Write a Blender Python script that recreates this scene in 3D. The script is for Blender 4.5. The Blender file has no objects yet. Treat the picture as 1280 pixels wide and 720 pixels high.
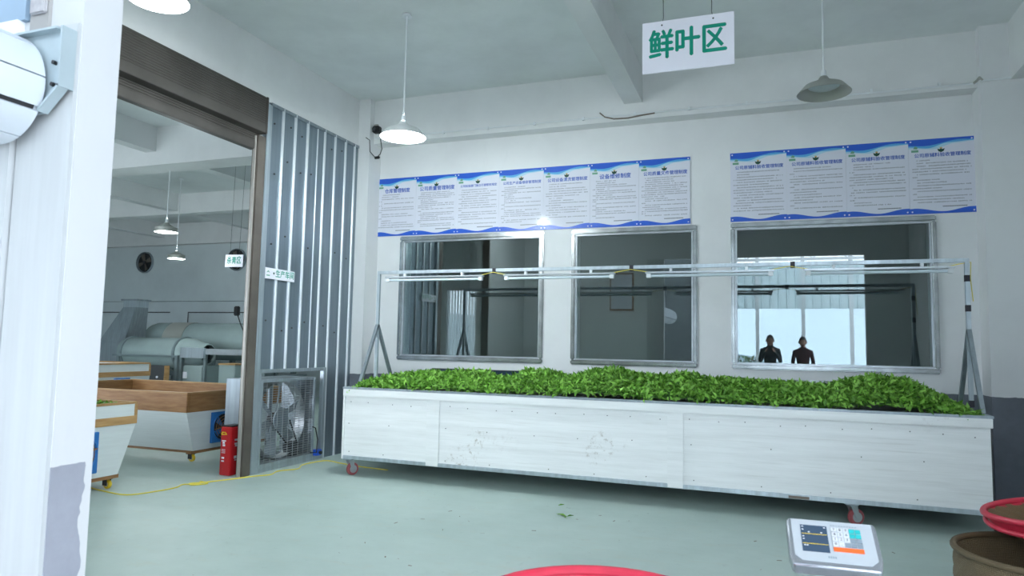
import bpy, bmesh, math, random
import numpy as np
from mathutils import Matrix, Vector
random.seed(7); rng = np.random.default_rng(7)
SC = bpy.context.scene
COL = SC.collection
PI = math.pi

# ------------------------------------------------------------------ camera
CAM = Vector((5.151, -8.202, 1.400))
cam_data = bpy.data.cameras.new('camera')
cam_data.sensor_width = 36.0
cam_data.lens = 36.0 * 874.64 / 1280.0
cam_data.clip_start = 0.02
cam_data.dof.use_dof = True
cam_data.dof.focus_distance = 8.2
cam_data.dof.aperture_fstop = 5.0
cam = bpy.data.objects.new('camera', cam_data); COL.objects.link(cam)
_R = Vector((0.9386074, 0.34446886, 0.01890389)); _U = Vector((0.01090996, -0.08440668, 0.99637166)); _F = Vector((-0.34481462, 0.93499557, 0.08298287))
_m = Matrix((_R, _U, -_F)).transposed().to_4x4(); _m.translation = CAM
cam.matrix_world = _m
SC.camera = cam

# ------------------------------------------------------------------ world, exposure
world = bpy.data.worlds.new('overcast_sky'); SC.world = world
world.use_nodes = True
_bg = world.node_tree.nodes['Background']
_bg.inputs['Color'].default_value = (0.835, 0.895, 1.0, 1)
_bg.inputs['Strength'].default_value = 3.5
SC.view_settings.view_transform = 'Standard'
SC.view_settings.look = 'None'
SC.view_settings.exposure = 1.30
SC.view_settings.gamma = 1.0
SC.view_settings.use_curve_mapping = False
LAMP_W = 46.0          # one lit pendant bulb

# ------------------------------------------------------------------ materials
def new_mat(name):
    m = bpy.data.materials.new(name); m.use_nodes = True
    nt = m.node_tree; nt.nodes.clear()
    out = nt.nodes.new('ShaderNodeOutputMaterial')
    return m, nt, out
def N(nt, t, **kw):
    n = nt.nodes.new('ShaderNode' + t)
    for k, v in kw.items():
        if k.startswith('i_'):
            key = k[2:].replace('_', ' ')
            n.inputs[key].default_value = v
        else: setattr(n, k, v)
    return n
def mixc(nt, fac, a, b):
    n = nt.nodes.new('ShaderNodeMix'); n.data_type = 'RGBA'
    L = nt.links
    for sock, v in ((n.inputs[0], fac), (n.inputs[6], a), (n.inputs[7], b)):
        if hasattr(v, 'is_linked'): L.new(v, sock)
        elif isinstance(v, (int, float)): sock.default_value = v
        else: sock.default_value = (*v[:3], 1)
    return n.outputs[2]
def ramp(nt, src, p0, p1, lo=0.0, hi=1.0):
    n = nt.nodes.new('ShaderNodeMapRange'); n.clamp = True
    n.inputs['From Min'].default_value = p0; n.inputs['From Max'].default_value = p1
    n.inputs['To Min'].default_value = lo; n.inputs['To Max'].default_value = hi
    nt.links.new(src, n.inputs['Value']); return n.outputs['Result']
def coord(nt, kind='Object', scale=(1, 1, 1)):
    tc = nt.nodes.new('ShaderNodeTexCoord'); mp = nt.nodes.new('ShaderNodeMapping')
    mp.inputs['Scale'].default_value = scale
    nt.links.new(tc.outputs[kind], mp.inputs['Vector']); return mp.outputs['Vector']
def worldpos(nt, scale=(1, 1, 1)):
    g = nt.nodes.new('ShaderNodeNewGeometry'); mp = nt.nodes.new('ShaderNodeMapping')
    mp.inputs['Scale'].default_value = scale
    nt.links.new(g.outputs['Position'], mp.inputs['Vector']); return mp.outputs['Vector'], g.outputs['Position']
def noise(nt, vec, scale, detail=4.0, rough=0.55):
    n = nt.nodes.new('ShaderNodeTexNoise')
    n.inputs['Scale'].default_value = scale; n.inputs['Detail'].default_value = detail; n.inputs['Roughness'].default_value = rough
    nt.links.new(vec, n.inputs['Vector']); return n.outputs['Fac']
def simple(name, col, rough=0.6, metal=0.0, var=0.0, scale=6.0, col2=None, bump=0.0, stretch=(1, 1, 1), spec=0.5, emit=None, p0=.35, p1=.65):
    m, nt, out = new_mat(name)
    b = N(nt, 'BsdfPrincipled'); nt.links.new(b.outputs[0], out.inputs[0])
    b.inputs['Base Color'].default_value = (*col, 1)
    b.inputs['Roughness'].default_value = rough; b.inputs['Metallic'].default_value = metal
    b.inputs['Specular IOR Level'].default_value = spec
    if var or col2 or bump:
        v = coord(nt, 'Object', stretch)
        f = noise(nt, v, scale)
        if col2 is None: col2 = tuple(max(0, c * (1 - var)) for c in col)
        c = mixc(nt, ramp(nt, f, p0, p1), col, col2)
        nt.links.new(c, b.inputs['Base Color'])
        if bump:
            bp = N(nt, 'Bump'); bp.inputs['Strength'].default_value = bump; bp.inputs['Distance'].default_value = 0.01
            nt.links.new(f, bp.inputs['Height']); nt.links.new(bp.outputs[0], b.inputs['Normal'])
    if emit:
        b.inputs['Emission Color'].default_value = (*emit[:3], 1); b.inputs['Emission Strength'].default_value = emit[3]
    return m

def wall_paint(name, white, dado=None, dado_z=1.005, peel=False, stain=0.10):
    """emulsion wall with an (optional) grey dado painted up to dado_z"""
    m, nt, out = new_mat(name)
    b = N(nt, 'BsdfPrincipled'); nt.links.new(b.outputs[0], out.inputs[0])
    b.inputs['Roughness'].default_value = 0.75; b.inputs['Specular IOR Level'].default_value = 0.25
    v, pos = worldpos(nt)
    big = noise(nt, v, 0.9, 5, .6); fine = noise(nt, v, 14, 3)
    c = mixc(nt, ramp(nt, big, .42, .75), white, tuple(x * (1 - stain) for x in white))
    v2, _ = worldpos(nt, (1.2, 1.2, .35))
    streak = noise(nt, v2, 4.0, 6, .7)
    c = mixc(nt, ramp(nt, streak, .60, .82, 0, .35), c, tuple(x * .82 for x in white))
    if dado:
        sep = N(nt, 'SeparateXYZ'); nt.links.new(pos, sep.inputs[0])
        wob = N(nt, 'Math', operation='MULTIPLY_ADD'); nt.links.new(fine, wob.inputs[0]); wob.inputs[1].default_value = 0.02; nt.links.new(sep.outputs['Z'], wob.inputs[2])
        lt = N(nt, 'Math', operation='LESS_THAN'); nt.links.new(wob.outputs[0], lt.inputs[0]); lt.inputs[1].default_value = dado_z + 0.01
        dn = noise(nt, v, 3.5, 6, .65)
        dc = mixc(nt, ramp(nt, dn, .35, .7), dado, tuple(x * .78 for x in dado))
        fac = lt.outputs[0]
        if peel:
            pn = noise(nt, v, 7.0, 3, .5)
            ed = N(nt, 'Math', operation='ADD'); nt.links.new(ramp(nt, sep.outputs['Y'], -6.555, -6.515, 0, .40), ed.inputs[0]); nt.links.new(pn, ed.inputs[1])
            keep = N(nt, 'Math', operation='LESS_THAN'); nt.links.new(ed.outputs[0], keep.inputs[0]); keep.inputs[1].default_value = 0.66
            ml = N(nt, 'Math', operation='MULTIPLY'); nt.links.new(lt.outputs[0], ml.inputs[0]); nt.links.new(keep.outputs[0], ml.inputs[1])
            fac = ml.outputs[0]
        c = mixc(nt, fac, c, dc)
    nt.links.new(c, b.inputs['Base Color'])
    bp = N(nt, 'Bump'); bp.inputs['Strength'].default_value = 0.12; bp.inputs['Distance'].default_value = 0.008
    nt.links.new(fine, bp.inputs['Height']); nt.links.new(bp.outputs[0], b.inputs['Normal'])
    return m

WHITE = (0.80, 0.82, 0.83)
M = {}
M['wall'] = wall_paint('white_wall_paint', WHITE, (0.17, 0.19, 0.225))
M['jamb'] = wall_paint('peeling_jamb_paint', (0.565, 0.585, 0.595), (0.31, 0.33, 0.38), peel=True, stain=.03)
M['upper'] = wall_paint('white_beam_paint', (0.82, 0.84, 0.84), None, stain=.12)
M['ceil'] = wall_paint('grey_ceiling_plaster', (0.82, 0.86, 0.86), None, stain=.16)
M['hallwall'] = wall_paint('pale_hall_paint', (0.68, 0.75, 0.765), None, stain=.12)
M['darkroom2'] = simple('dull_grey_render', (0.27, 0.31, 0.32), .85, var=.2)
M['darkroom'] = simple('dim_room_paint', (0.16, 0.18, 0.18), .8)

def floor_mat():
    m, nt, out = new_mat('green_grey_concrete_floor')
    b = N(nt, 'BsdfPrincipled'); nt.links.new(b.outputs[0], out.inputs[0])
    v, pos = worldpos(nt)
    a = noise(nt, v, .8, 6, .65); f = noise(nt, v, 9, 5, .7)
    v2, _ = worldpos(nt, (1, 2.6, 1)); s = noise(nt, v2, 3.2, 6, .72)
    c = mixc(nt, ramp(nt, a, .35, .68), (0.48, 0.585, 0.545), (0.395, 0.50, 0.465))
    c = mixc(nt, ramp(nt, s, .55, .78, 0, .7), c, (0.50, 0.53, 0.455))
    c = mixc(nt, ramp(nt, f, .60, .80, 0, .45), c, (0.25, 0.31, 0.29))
    vo = N(nt, 'TexVoronoi'); vo.inputs['Scale'].default_value = 5.5; nt.links.new(v, vo.inputs['Vector'])
    c = mixc(nt, ramp(nt, vo.outputs['Distance'], .02, .035, .55, 0), c, (0.10, 0.11, 0.09))
    nt.links.new(c, b.inputs['Base Color'])
    nt.links.new(ramp(nt, s, .3, .8, .42, .62), b.inputs['Roughness'])
    b.inputs['Specular IOR Level'].default_value = 0.3
    bp = N(nt, 'Bump'); bp.inputs['Strength'].default_value = .08; bp.inputs['Distance'].default_value = .006
    nt.links.new(f, bp.inputs['Height']); nt.links.new(bp.outputs[0], b.inputs['Normal'])
    return m
M['floor'] = floor_mat()
M['yard'] = simple('yard_concrete', (0.56, 0.57, 0.555), .8, var=.2, scale=1.5)

def galv(name, col, rough):
    m, nt, out = new_mat(name)
    b = N(nt, 'BsdfPrincipled'); nt.links.new(b.outputs[0], out.inputs[0])
    b.inputs['Metallic'].default_value = .80
    v, pos = worldpos(nt, (22, 22, .5)); s = noise(nt, v, 1.0, 4, .6)
    v2, _ = worldpos(nt); sp = noise(nt, v2, 2.2, 5, .6)
    c = mixc(nt, ramp(nt, s, .3, .7), col, tuple(x * .72 for x in col))
    c = mixc(nt, ramp(nt, sp, .45, .75, 0, .5), c, tuple(x * .75 for x in col))
    nt.links.new(c, b.inputs['Base Color'])
    nt.links.new(ramp(nt, sp, .3, .7, rough, rough + .18), b.inputs['Roughness'])
    return m
M['galv'] = galv('galvanised_steel', (0.60, 0.68, 0.73), .36)
M['sheet'] = simple('galvanised_roofing_sheet', (0.27, 0.33, 0.375), .36, .7, col2=(0.22, 0.275, 0.315), scale=1.6, stretch=(14, 14, .5))
M['rib'] = simple('rib_painted_highlight', (0.78, 0.83, 0.87), .30, .55, var=.06)  # same steel as the sheet; its highlight is put into the pale colour
M['galv_dark'] = galv('weathered_galvanised_steel', (0.40, 0.46, 0.50), .42)
M['stainless'] = simple('brushed_stainless', (0.50, 0.525, 0.53), .27, 1.0, var=.3, scale=5, stretch=(1, 1, 1))
M['alu'] = simple('pale_aluminium', (0.56, 0.60, 0.63), .35, .7, var=.15)
M['bronze'] = simple('dark_bronze_shutter', (0.088, 0.080, 0.072), .5, .25, var=.3, scale=2)
M['bronze_rail'] = simple('brown_guide_rail', (0.20, 0.175, 0.15), .42, .45, var=.25, scale=3)
M['lip'] = simple('worn_rail_edge', (0.42, 0.40, 0.37), .45, .3)
M['white_metal'] = simple('white_powder_coat', (0.80, 0.84, 0.86), .4, 0, var=.05)
M['hood'] = simple('white_hood_aluminium', (0.60, 0.66, 0.71), .38, 0, var=.05)
M['plate'] = simple('pale_blue_bracket_steel', (0.42, 0.51, 0.545), .4, .15, var=.08)
M['black'] = simple('black_plastic', (0.015, 0.016, 0.018), .45)
M['darkgrey'] = simple('dark_grey_metal', (0.07, 0.075, 0.08), .45, .3)
M['rubber'] = simple('black_rubber', (0.02, 0.02, 0.02), .8)
M['red'] = simple('red_enamel', (0.55, 0.016, 0.022), .32)
M['red_rim'] = simple('red_plastic_rim', (0.60, 0.03, 0.065), .42, var=.15, scale=9)
M['red_wheel'] = simple('red_polyurethane_wheel', (0.36, 0.09, 0.10), .5)
M['yellow'] = simple('yellow_plastic', (0.80, 0.58, 0.03), .45)
M['yellow_cord'] = simple('yellow_cable', (0.78, 0.66, 0.08), .5)
M['blue_print'] = simple('blue_print', (0.022, 0.115, 0.62), .35)
M['cyan_print'] = simple('cyan_print', (0.10, 0.42, 0.75), .35)
M['pale_cyan_print'] = simple('pale_cyan_print', (0.42, 0.68, 0.82), .35)
M['title_print'] = simple('title_blue_print', (0.03, 0.10, 0.48), .35)
M['text_print'] = simple('grey_text_print', (0.16, 0.17, 0.19), .4)
M['green_print'] = simple('green_print', (0.0, 0.30, 0.20), .35)
M['dkgreen_print'] = simple('dark_green_print', (0.012, 0.07, 0.045), .35)
M['orange_print'] = simple('orange_print', (0.62, 0.42, 0.18), .35)
M['pale_green_print'] = simple('pale_green_print', (0.16, 0.38, 0.26), .35)
M['board'] = simple('glossy_white_board', (0.74, 0.76, 0.85), .10, spec=.05)
M['sign'] = simple('white_acrylic_sign', (0.86, 0.86, 0.94), .25)
M['bulb'] = simple('lit_bulb', (1, 1, 1), .4, emit=(.88, .97, 1.0, 14))
M['bulb_off'] = simple('frosted_bulb', (0.55, 0.62, 0.64), .3)
M['shade'] = simple('enamel_lamp_shade', (0.40, 0.41, 0.37), .35, .25)
M['shade_glow'] = simple('glow_whitened_shade', (0.85, 0.87, 0.87), .4)  # shade of the lit lamps, coloured white to stand in for their glow
M['tube'] = simple('frosted_tube', (0.66, 0.76, 0.82), .25)
M['tape'] = simple('black_tape', (0.02, 0.02, 0.03), .5)
M['wood'] = simple('varnished_pine', (0.36, 0.19, 0.075), .45, col2=(0.25, 0.115, 0.04), scale=3.0, stretch=(1.2, 1.2, 9))
M['wood_pale'] = simple('pale_pine', (0.50, 0.31, 0.13), .5, col2=(0.38, 0.21, 0.08), scale=3.0, stretch=(1.2, 1.2, 9))
M['cartboard'] = simple('white_melamine', (0.70, 0.76, 0.76), .5, var=.06, scale=2.5, stretch=(1, 1, 14))
M['blue_plate'] = simple('blue_fan_plate', (0.02, 0.17, 0.50), .4)
M['machine'] = simple('grey_green_machine_enamel', (0.40, 0.50, 0.49), .26, .25, var=.10, scale=2)
M['machine_dark'] = simple('grey_machine_frame', (0.22, 0.28, 0.29), .45, .3, var=.2, scale=3)
M['skin'] = simple('skin', (0.45, 0.27, 0.20), .55)
M['hair'] = simple('black_hair', (0.012, 0.011, 0.011), .5)
M['cloth_dark'] = simple('charcoal_cloth', (0.035, 0.037, 0.042), .9)
M['cloth_maroon'] = simple('dark_red_cloth', (0.060, 0.025, 0.028), .9)
M['denim'] = simple('dark_denim', (0.03, 0.04, 0.07), .9)
M['hedge'] = simple('hedge_leaf', (0.06, 0.16, 0.05), .6, col2=(0.16, 0.08, 0.08), scale=1.0)
M['hill'] = simple('hazy_hill', (0.62, 0.74, 0.80), .9, var=.08, scale=.05)
M['hill2'] = simple('nearer_hill', (0.20, 0.29, 0.33), .9, var=.2, scale=.05)
M['bark'] = simple('bark', (0.12, 0.09, 0.07), .9)
M['stain'] = simple('dry_brown_stain', (0.20, 0.17, 0.14), .8)
M['brick'] = simple('grey_block', (0.46, 0.46, 0.47), .8, col2=(.36, .36, .38), scale=30, bump=.3)
M['mortar'] = simple('mortar', (0.34, 0.34, 0.33), .9)
M['bluegrey'] = simple('blue_grey_cladding', (0.30, 0.42, 0.54), .5, var=.12, scale=2)
M['clad'] = simple('white_cladding', (0.50, 0.53, 0.54), .5, var=.09, scale=2.0, stretch=(12, 12, .7))

def trough_board():
    m, nt, out = new_mat('white_wood_grain_board')
    b = N(nt, 'BsdfPrincipled'); nt.links.new(b.outputs[0], out.inputs[0])
    v = coord(nt, 'Object', (.5, 6, 9)); g = noise(nt, v, 2.4, 7, .68)
    c = mixc(nt, ramp(nt, g, .40, .70), (0.88, 0.90, 0.895), (0.78, 0.80, 0.79))
    v2 = coord(nt, 'Object', (.35, 4, 12)); g2 = noise(nt, v2, 5.0, 3, .5)
    c = mixc(nt, ramp(nt, g2, .60, .72, 0, .3), c, (0.60, 0.60, 0.57))
    v3 = coord(nt, 'Object', (1, 1, 1)); a = noise(nt, v3, 1.15, 2, .5); d = noise(nt, v3, 20, 4, .75)
    mm = N(nt, 'Math', operation='MULTIPLY'); nt.links.new(ramp(nt, a, .62, .72), mm.inputs[0]); nt.links.new(ramp(nt, d, .54, .66), mm.inputs[1])
    c = mixc(nt, ramp(nt, mm.outputs[0], 0, 1, 0, .7), c, (0.36, 0.32, 0.26))
    nt.links.new(c, b.inputs['Base Color']); b.inputs['Roughness'].default_value = .42
    return m
M['tboard'] = trough_board()

def leaf_mat(name, dark, light):
    m, nt, out = new_mat(name)
    b = N(nt, 'BsdfPrincipled')
    at = N(nt, 'Attribute', attribute_name='tone')
    c = mixc(nt, at.outputs['Fac'], dark, light)
    nt.links.new(c, b.inputs['Base Color']); b.inputs['Roughness'].default_value = .42
    b.inputs['Specular IOR Level'].default_value = .4
    tr = N(nt, 'BsdfTranslucent'); nt.links.new(c, tr.inputs['Color'])
    mx = N(nt, 'MixShader'); mx.inputs[0].default_value = .32
    nt.links.new(b.outputs[0], mx.inputs[1]); nt.links.new(tr.outputs[0], mx.inputs[2]); nt.links.new(mx.outputs[0], out.inputs[0])
    return m
M['leaf'] = leaf_mat('fresh_tea_leaf', (0.065, 0.21, 0.014), (0.40, 0.76, 0.14))
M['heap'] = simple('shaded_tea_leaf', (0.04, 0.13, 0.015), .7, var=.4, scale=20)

def glass_mat():
    m, nt, out = new_mat('tinted_window_glass')
    t = N(nt, 'BsdfTransparent'); t.inputs[0].default_value = (.80, .88, .86, 1)
    g = N(nt, 'BsdfGlossy'); g.inputs['Roughness'].default_value = 0.004; g.inputs['Color'].default_value = (.93, .98, 1, 1)
    fr = N(nt, 'Fresnel'); fr.inputs['IOR'].default_value = 1.95
    mx = N(nt, 'MixShader'); nt.links.new(fr.outputs[0], mx.inputs[0])
    nt.links.new(t.outputs[0], mx.inputs[1]); nt.links.new(g.outputs[0], mx.inputs[2]); nt.links.new(mx.outputs[0], out.inputs[0])
    return m
M['glass'] = glass_mat()

def translucent_mat(name, col, t=.6):
    m, nt, out = new_mat(name)
    d = N(nt, 'BsdfDiffuse'); tr = N(nt, 'BsdfTranslucent'); d.inputs[0].default_value = tr.inputs[0].default_value = (*col, 1)
    mx = N(nt, 'MixShader'); mx.inputs[0].default_value = t
    nt.links.new(d.outputs[0], mx.inputs[1]); nt.links.new(tr.outputs[0], mx.inputs[2]); nt.links.new(mx.outputs[0], out.inputs[0])
    return m
M['fibre'] = translucent_mat('translucent_corrugated_sheet', (.80, .88, .90))

def weave_mat(name, c1, c2):
    m, nt, out = new_mat(name)
    b = N(nt, 'BsdfPrincipled'); nt.links.new(b.outputs[0], out.inputs[0])
    v = coord(nt, 'UV', (1, 1, 1))
    w1 = N(nt, 'TexWave'); w1.inputs['Scale'].default_value = 16; w1.inputs['Distortion'].default_value = 2.0; w1.inputs['Detail'].default_value = 2; nt.links.new(v, w1.inputs['Vector'])
    w2 = N(nt, 'TexWave', bands_direction='Y'); w2.inputs['Scale'].default_value = 9; w2.inputs['Distortion'].default_value = 1.2; nt.links.new(v, w2.inputs['Vector'])
    mm = N(nt, 'Math', operation='MULTIPLY'); nt.links.new(w1.outputs['Fac'], mm.inputs[0]); nt.links.new(w2.outputs['Fac'], mm.inputs[1])
    ob = coord(nt, 'Object'); ns = noise(nt, ob, 9, 5, .6)
    c = mixc(nt, mm.outputs[0], c2, c1)
    c = mixc(nt, ramp(nt, ns, .45, .75, 0, .6), c, tuple(x * .45 for x in c1))
    nt.links.new(c, b.inputs['Base Color']); b.inputs['Roughness'].default_value = .65
    bp = N(nt, 'Bump'); bp.inputs['Strength'].default_value = .6; bp.inputs['Distance'].default_value = .006
    nt.links.new(mm.outputs[0], bp.inputs['Height']); nt.links.new(bp.outputs[0], b.inputs['Normal'])
    return m
M['weave'] = weave_mat('woven_bamboo', (0.33, 0.23, 0.11), (0.13, 0.08, 0.035))
M['weave2'] = weave_mat('greyed_bamboo_weave', (0.27, 0.20, 0.11), (0.10, 0.07, 0.035))
M['liner'] = simple('white_cloth_liner', (0.74, 0.77, 0.80), .8, var=.08, scale=5)
M['screen'] = simple('grey_lcd_glass', (0.045, 0.075, 0.12), .08)
M['scale_white'] = simple('scale_face_film', (0.42, 0.46, 0.49), .3)
M['scale_chrome'] = simple('scale_silver_shell', (0.50, 0.52, 0.56), .25, .8)
M['key_white'] = simple('white_key', (0.62, 0.65, 0.68), .4)
M['key_teal'] = simple('teal_key', (0.02, 0.42, 0.42), .4)
M['key_grey'] = simple('grey_key', (0.22, 0.27, 0.31), .4)
M['key_orange'] = simple('orange_key', (0.85, 0.14, 0.03), .4)

# ------------------------------------------------------------------ mesh helpers
W = {}                                              # world location of each thing's origin
class MB:
    def __init__(s): s.v = []; s.f = []; s.uv = None
    def add(s, vs, fs):
        o = len(s.v); s.v += [tuple(p) for p in vs]; s.f += [tuple(i + o for i in f) for f in fs]; return s
    def box(s, x0, x1, y0, y1, z0, z1):
        return s.add([(x0, y0, z0), (x1, y0, z0), (x1, y1, z0), (x0, y1, z0), (x0, y0, z1), (x1, y0, z1), (x1, y1, z1), (x0, y1, z1)],
                     [(0, 3, 2, 1), (4, 5, 6, 7), (0, 1, 5, 4), (1, 2, 6, 5), (2, 3, 7, 6), (3, 0, 4, 7)])
    def hexa(s, p):                                 # eight corners, bottom ring then top ring
        return s.add(p, [(0, 3, 2, 1), (4, 5, 6, 7), (0, 1, 5, 4), (1, 2, 6, 5), (2, 3, 7, 6), (3, 0, 4, 7)])
    def prism(s, poly, axis, a, b):                 # poly in the two other axes (cyclic order), extruded along axis
        def P(u, w, t): return {'x': (t, u, w), 'y': (u, t, w), 'z': (u, w, t)}[axis]
        n = len(poly)
        vs = [P(u, w, a) for u, w in poly] + [P(u, w, b) for u, w in poly]
        fs = [tuple(range(n))[::-1], tuple(range(n, 2 * n))] + [(i, (i + 1) % n, (i + 1) % n + n, i + n) for i in range(n)]
        return s.add(vs, fs)
    def tube(s, pts, r, n=8, cap=True, closed=False):
        pts = [Vector(p) for p in pts]; k = len(pts); rr = r if isinstance(r, (list, tuple)) else [r] * k
        vs = []; fs = []; up = None
        for i, p in enumerate(pts):
            if closed: t = (pts[(i + 1) % k] - pts[i - 1]).normalized()
            else: t = (pts[min(i + 1, k - 1)] - pts[max(i - 1, 0)]).normalized()
            if up is None: up = t.orthogonal().normalized()
            up = (up - t * up.dot(t)); up = up.normalized() if up.length > 1e-6 else t.orthogonal().normalized()
            w = t.cross(up)
            for j in range(n):
                a = 2 * PI * j / n; vs.append(p + (up * math.cos(a) + w * math.sin(a)) * rr[i])
        for i in range(k if closed else k - 1):
            for j in range(n):
                a = i * n; b = ((i + 1) % k) * n; fs.append((a + j, a + (j + 1) % n, b + (j + 1) % n, b + j))
        if cap and not closed: fs += [tuple(range(n))[::-1], tuple((k - 1) * n + j for j in range(n))]
        return s.add(vs, fs)
    def cyl(s, a, b, r, n=16, r1=None): return s.tube([a, b], [r, r if r1 is None else r1], n)
    def lathe(s, prof, c, n=24, axis='z', cap0=False, cap1=False):   # prof: (radius, height)
        vs = []; fs = []; k = len(prof)
        for r, h in prof:
            for j in range(n):
                a = 2 * PI * j / n; u, w = r * math.cos(a), r * math.sin(a)
                q = {'z': (u, w, h), 'x': (h, u, w), 'y': (u, h, w)}[axis]; vs.append((c[0] + q[0], c[1] + q[1], c[2] + q[2]))
        for i in range(k - 1):
            for j in range(n): fs.append((i * n + j, i * n + (j + 1) % n, (i + 1) * n + (j + 1) % n, (i + 1) * n + j))
        if cap0: fs.append(tuple(range(n))[::-1])
        if cap1: fs.append(tuple((k - 1) * n + j for j in range(n)))
        return s.add(vs, fs)
    def build(s, name, mat, parent=None, bevel=0.0, smooth=True, seg=2, loc=None, recalc=True):
        o0 = Vector(W.get(parent.name, (0, 0, 0))) if parent else Vector(loc or (0, 0, 0))
        me = bpy.data.meshes.new(name)
        me.from_pydata([tuple(Vector(p) - o0) for p in s.v], [], s.f)
        if bevel or recalc:
            bm = bmesh.new(); bm.from_mesh(me)
            if recalc: bmesh.ops.recalc_face_normals(bm, faces=bm.faces)
            if bevel:
                ed = [e for e in bm.edges if len(e.link_faces) == 2 and e.calc_face_angle(0) > .5]
                bmesh.ops.bevel(bm, geom=ed, offset=bevel, segments=seg, affect='EDGES', clamp_overlap=True)
            bm.to_mesh(me); bm.free()
        if smooth and len(me.polygons):
            me.polygons.foreach_set('use_smooth', [True] * len(me.polygons)); me.set_sharp_from_angle(angle=math.radians(35))
        me.materials.append(mat)
        o = bpy.data.objects.new(name, me); COL.objects.link(o)
        if parent: o.parent = parent
        else: o.location = o0
        W[o.name] = tuple(o0)
        return o
def bx(x0, x1, y0, y1, z0, z1): return MB().box(x0, x1, y0, y1, z0, z1)
def tag(o, label=None, cat=None, group=None, kind=None):
    if label: o['label'] = label
    if cat: o['category'] = cat
    if group: o['group'] = group
    if kind: o['kind'] = kind
    return o
def thing(name, label, cat, loc=(0, 0, 0), group=None):
    o = bpy.data.objects.new(name, None); COL.objects.link(o); o.location = loc; o.empty_display_size = .1
    W[o.name] = tuple(loc); return tag(o, label, cat, group)
def empty_struct(name, label=None):
    o = bpy.data.objects.new(name, None); COL.objects.link(o); W[o.name] = (0, 0, 0); return tag(o, label, None, None, 'structure')
def copy_tree(o, loc=None, parent=None):
    c = o.copy(); COL.objects.link(c)
    if parent: c.parent = parent
    if loc is not None: c.location = loc
    for ch in list(o.children): copy_tree(ch, None, c)
    return c
def text_mb(body, size, origin, ux, uz, align='CENTER', bold=0.0, depth=0.0008, stretch=1.0):
    """lettering as mesh, lying in the plane spanned by ux (reading direction) and uz (up), facing ux x uz"""
    c = bpy.data.curves.new('lettering', 'FONT'); c.body = body; c.size = 1.0; c.align_x = align; c.align_y = 'CENTER'; c.resolution_u = 2
    o = bpy.data.objects.new('lettering', c); COL.objects.link(o); bpy.context.view_layer.update()
    me = bpy.data.meshes.new_from_object(o.evaluated_get(bpy.context.evaluated_depsgraph_get()))
    ux = Vector(ux); uz = Vector(uz); n = ux.cross(uz).normalized(); og = Vector(origin) + n * depth
    mb = MB()
    for k, (dx, dz) in enumerate(((0, 0), (-1, 0), (1, 0), (0, -1), (0, 1)) if bold else ((0, 0),)):      # heavier strokes: overprinted
        mb.add([og + n * (k * 2e-5) + ux * ((v.co.x + dx * bold * .7) * size * stretch) + uz * ((v.co.y + dz * bold * .5) * size) for v in me.vertices], [tuple(p.vertices) for p in me.polygons])
    bpy.data.objects.remove(o); bpy.data.curves.remove(c); bpy.data.meshes.remove(me)
    return mb

# ================================================================== STRUCTURE
H = 4.666            # ceiling
ZB = 4.075           # underside of the main beams
WIN = [(0.526, 2.541), (2.896, 4.382), (4.750, 6.775)]; WZ0, WZ1 = 1.198, 2.832
FY0, FY1 = -6.645, -6.505       # front wall
OPX0, OPX1, OPZ = 3.09, 6.87, 3.28

tag(bx(-13.6, 7.9, -6.65, 7.3, -.12, 0).build('floor', M['floor'], smooth=False), 'pale green-grey concrete floor with scuffs', kind='structure')
tag(bx(-40, 50, -60, -6.65, -.12, 0).build('ground', M['yard'], smooth=False), 'concrete yard in front of the building', kind='structure')

# back wall with the three window openings
wb = empty_struct('wall_back', 'white back wall with grey dado and three windows')
def wall_with_holes(x0, x1, y0, y1, z1, holes, hz0, hz1):
    mb = MB(); xs = x0
    for a, b in holes:
        mb.box(xs, a, y0, y1, 0, z1); mb.box(a, b, y0, y1, 0, hz0); mb.box(a, b, y0, y1, hz1, z1); xs = b
    return mb.box(xs, x1, y0, y1, 0, z1)
wall_with_holes(0, 7.9, 0, .22, H, [(a + .05, b - .05) for a, b in WIN], WZ0 + .05, WZ1 - .05).build('wall_face', M['wall'], wb, smooth=False)
bx(.0, 7.9, -.2, .0, ZB, H).build('beam', M['upper'], wb, smooth=False)
bx(.0, .175, -.3, 0, 0, H).build('column', M['wall'], wb, smooth=False)
bx(7.134, 7.62, -.3, 0, 0, H).build('column', M['wall'], wb, smooth=False)

# ceiling and beams
ce = tag(bx(-13.6, 7.9, -6.65, 7.3, H, H + .15).build('ceiling', M['ceil'], smooth=False), 'grey plastered ceiling with white beams', kind='structure')
bx(3.57, 3.785, FY1, -.2, 4.275, H).build('beam', M['upper'], ce, smooth=False)
bx(7.385, 7.6, FY1, -.3, 4.09, H).build('beam', M['upper'], ce, smooth=False)
bx(-13.4, 0, -.2, .22, 4.07, H).build('beam', M['upper'], ce, smooth=False)
for x in (-3.89, -7.5, -11.1):
    bx(x, x + .21, FY1, -.2, 4.28, H).build('beam', M['upper'], ce, smooth=False)
    bx(x, x + .21, .22, 7.0, 4.28, H).build('beam', M['upper'], ce, smooth=False)
bx(-13.4, 0, 3.75, 4.0, 4.22, H).build('beam', M['upper'], ce, smooth=False)
bx(-13.4, -.2, 6.8, 7.0, 4.07, H).build('beam', M['upper'], ce, smooth=False)

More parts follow.
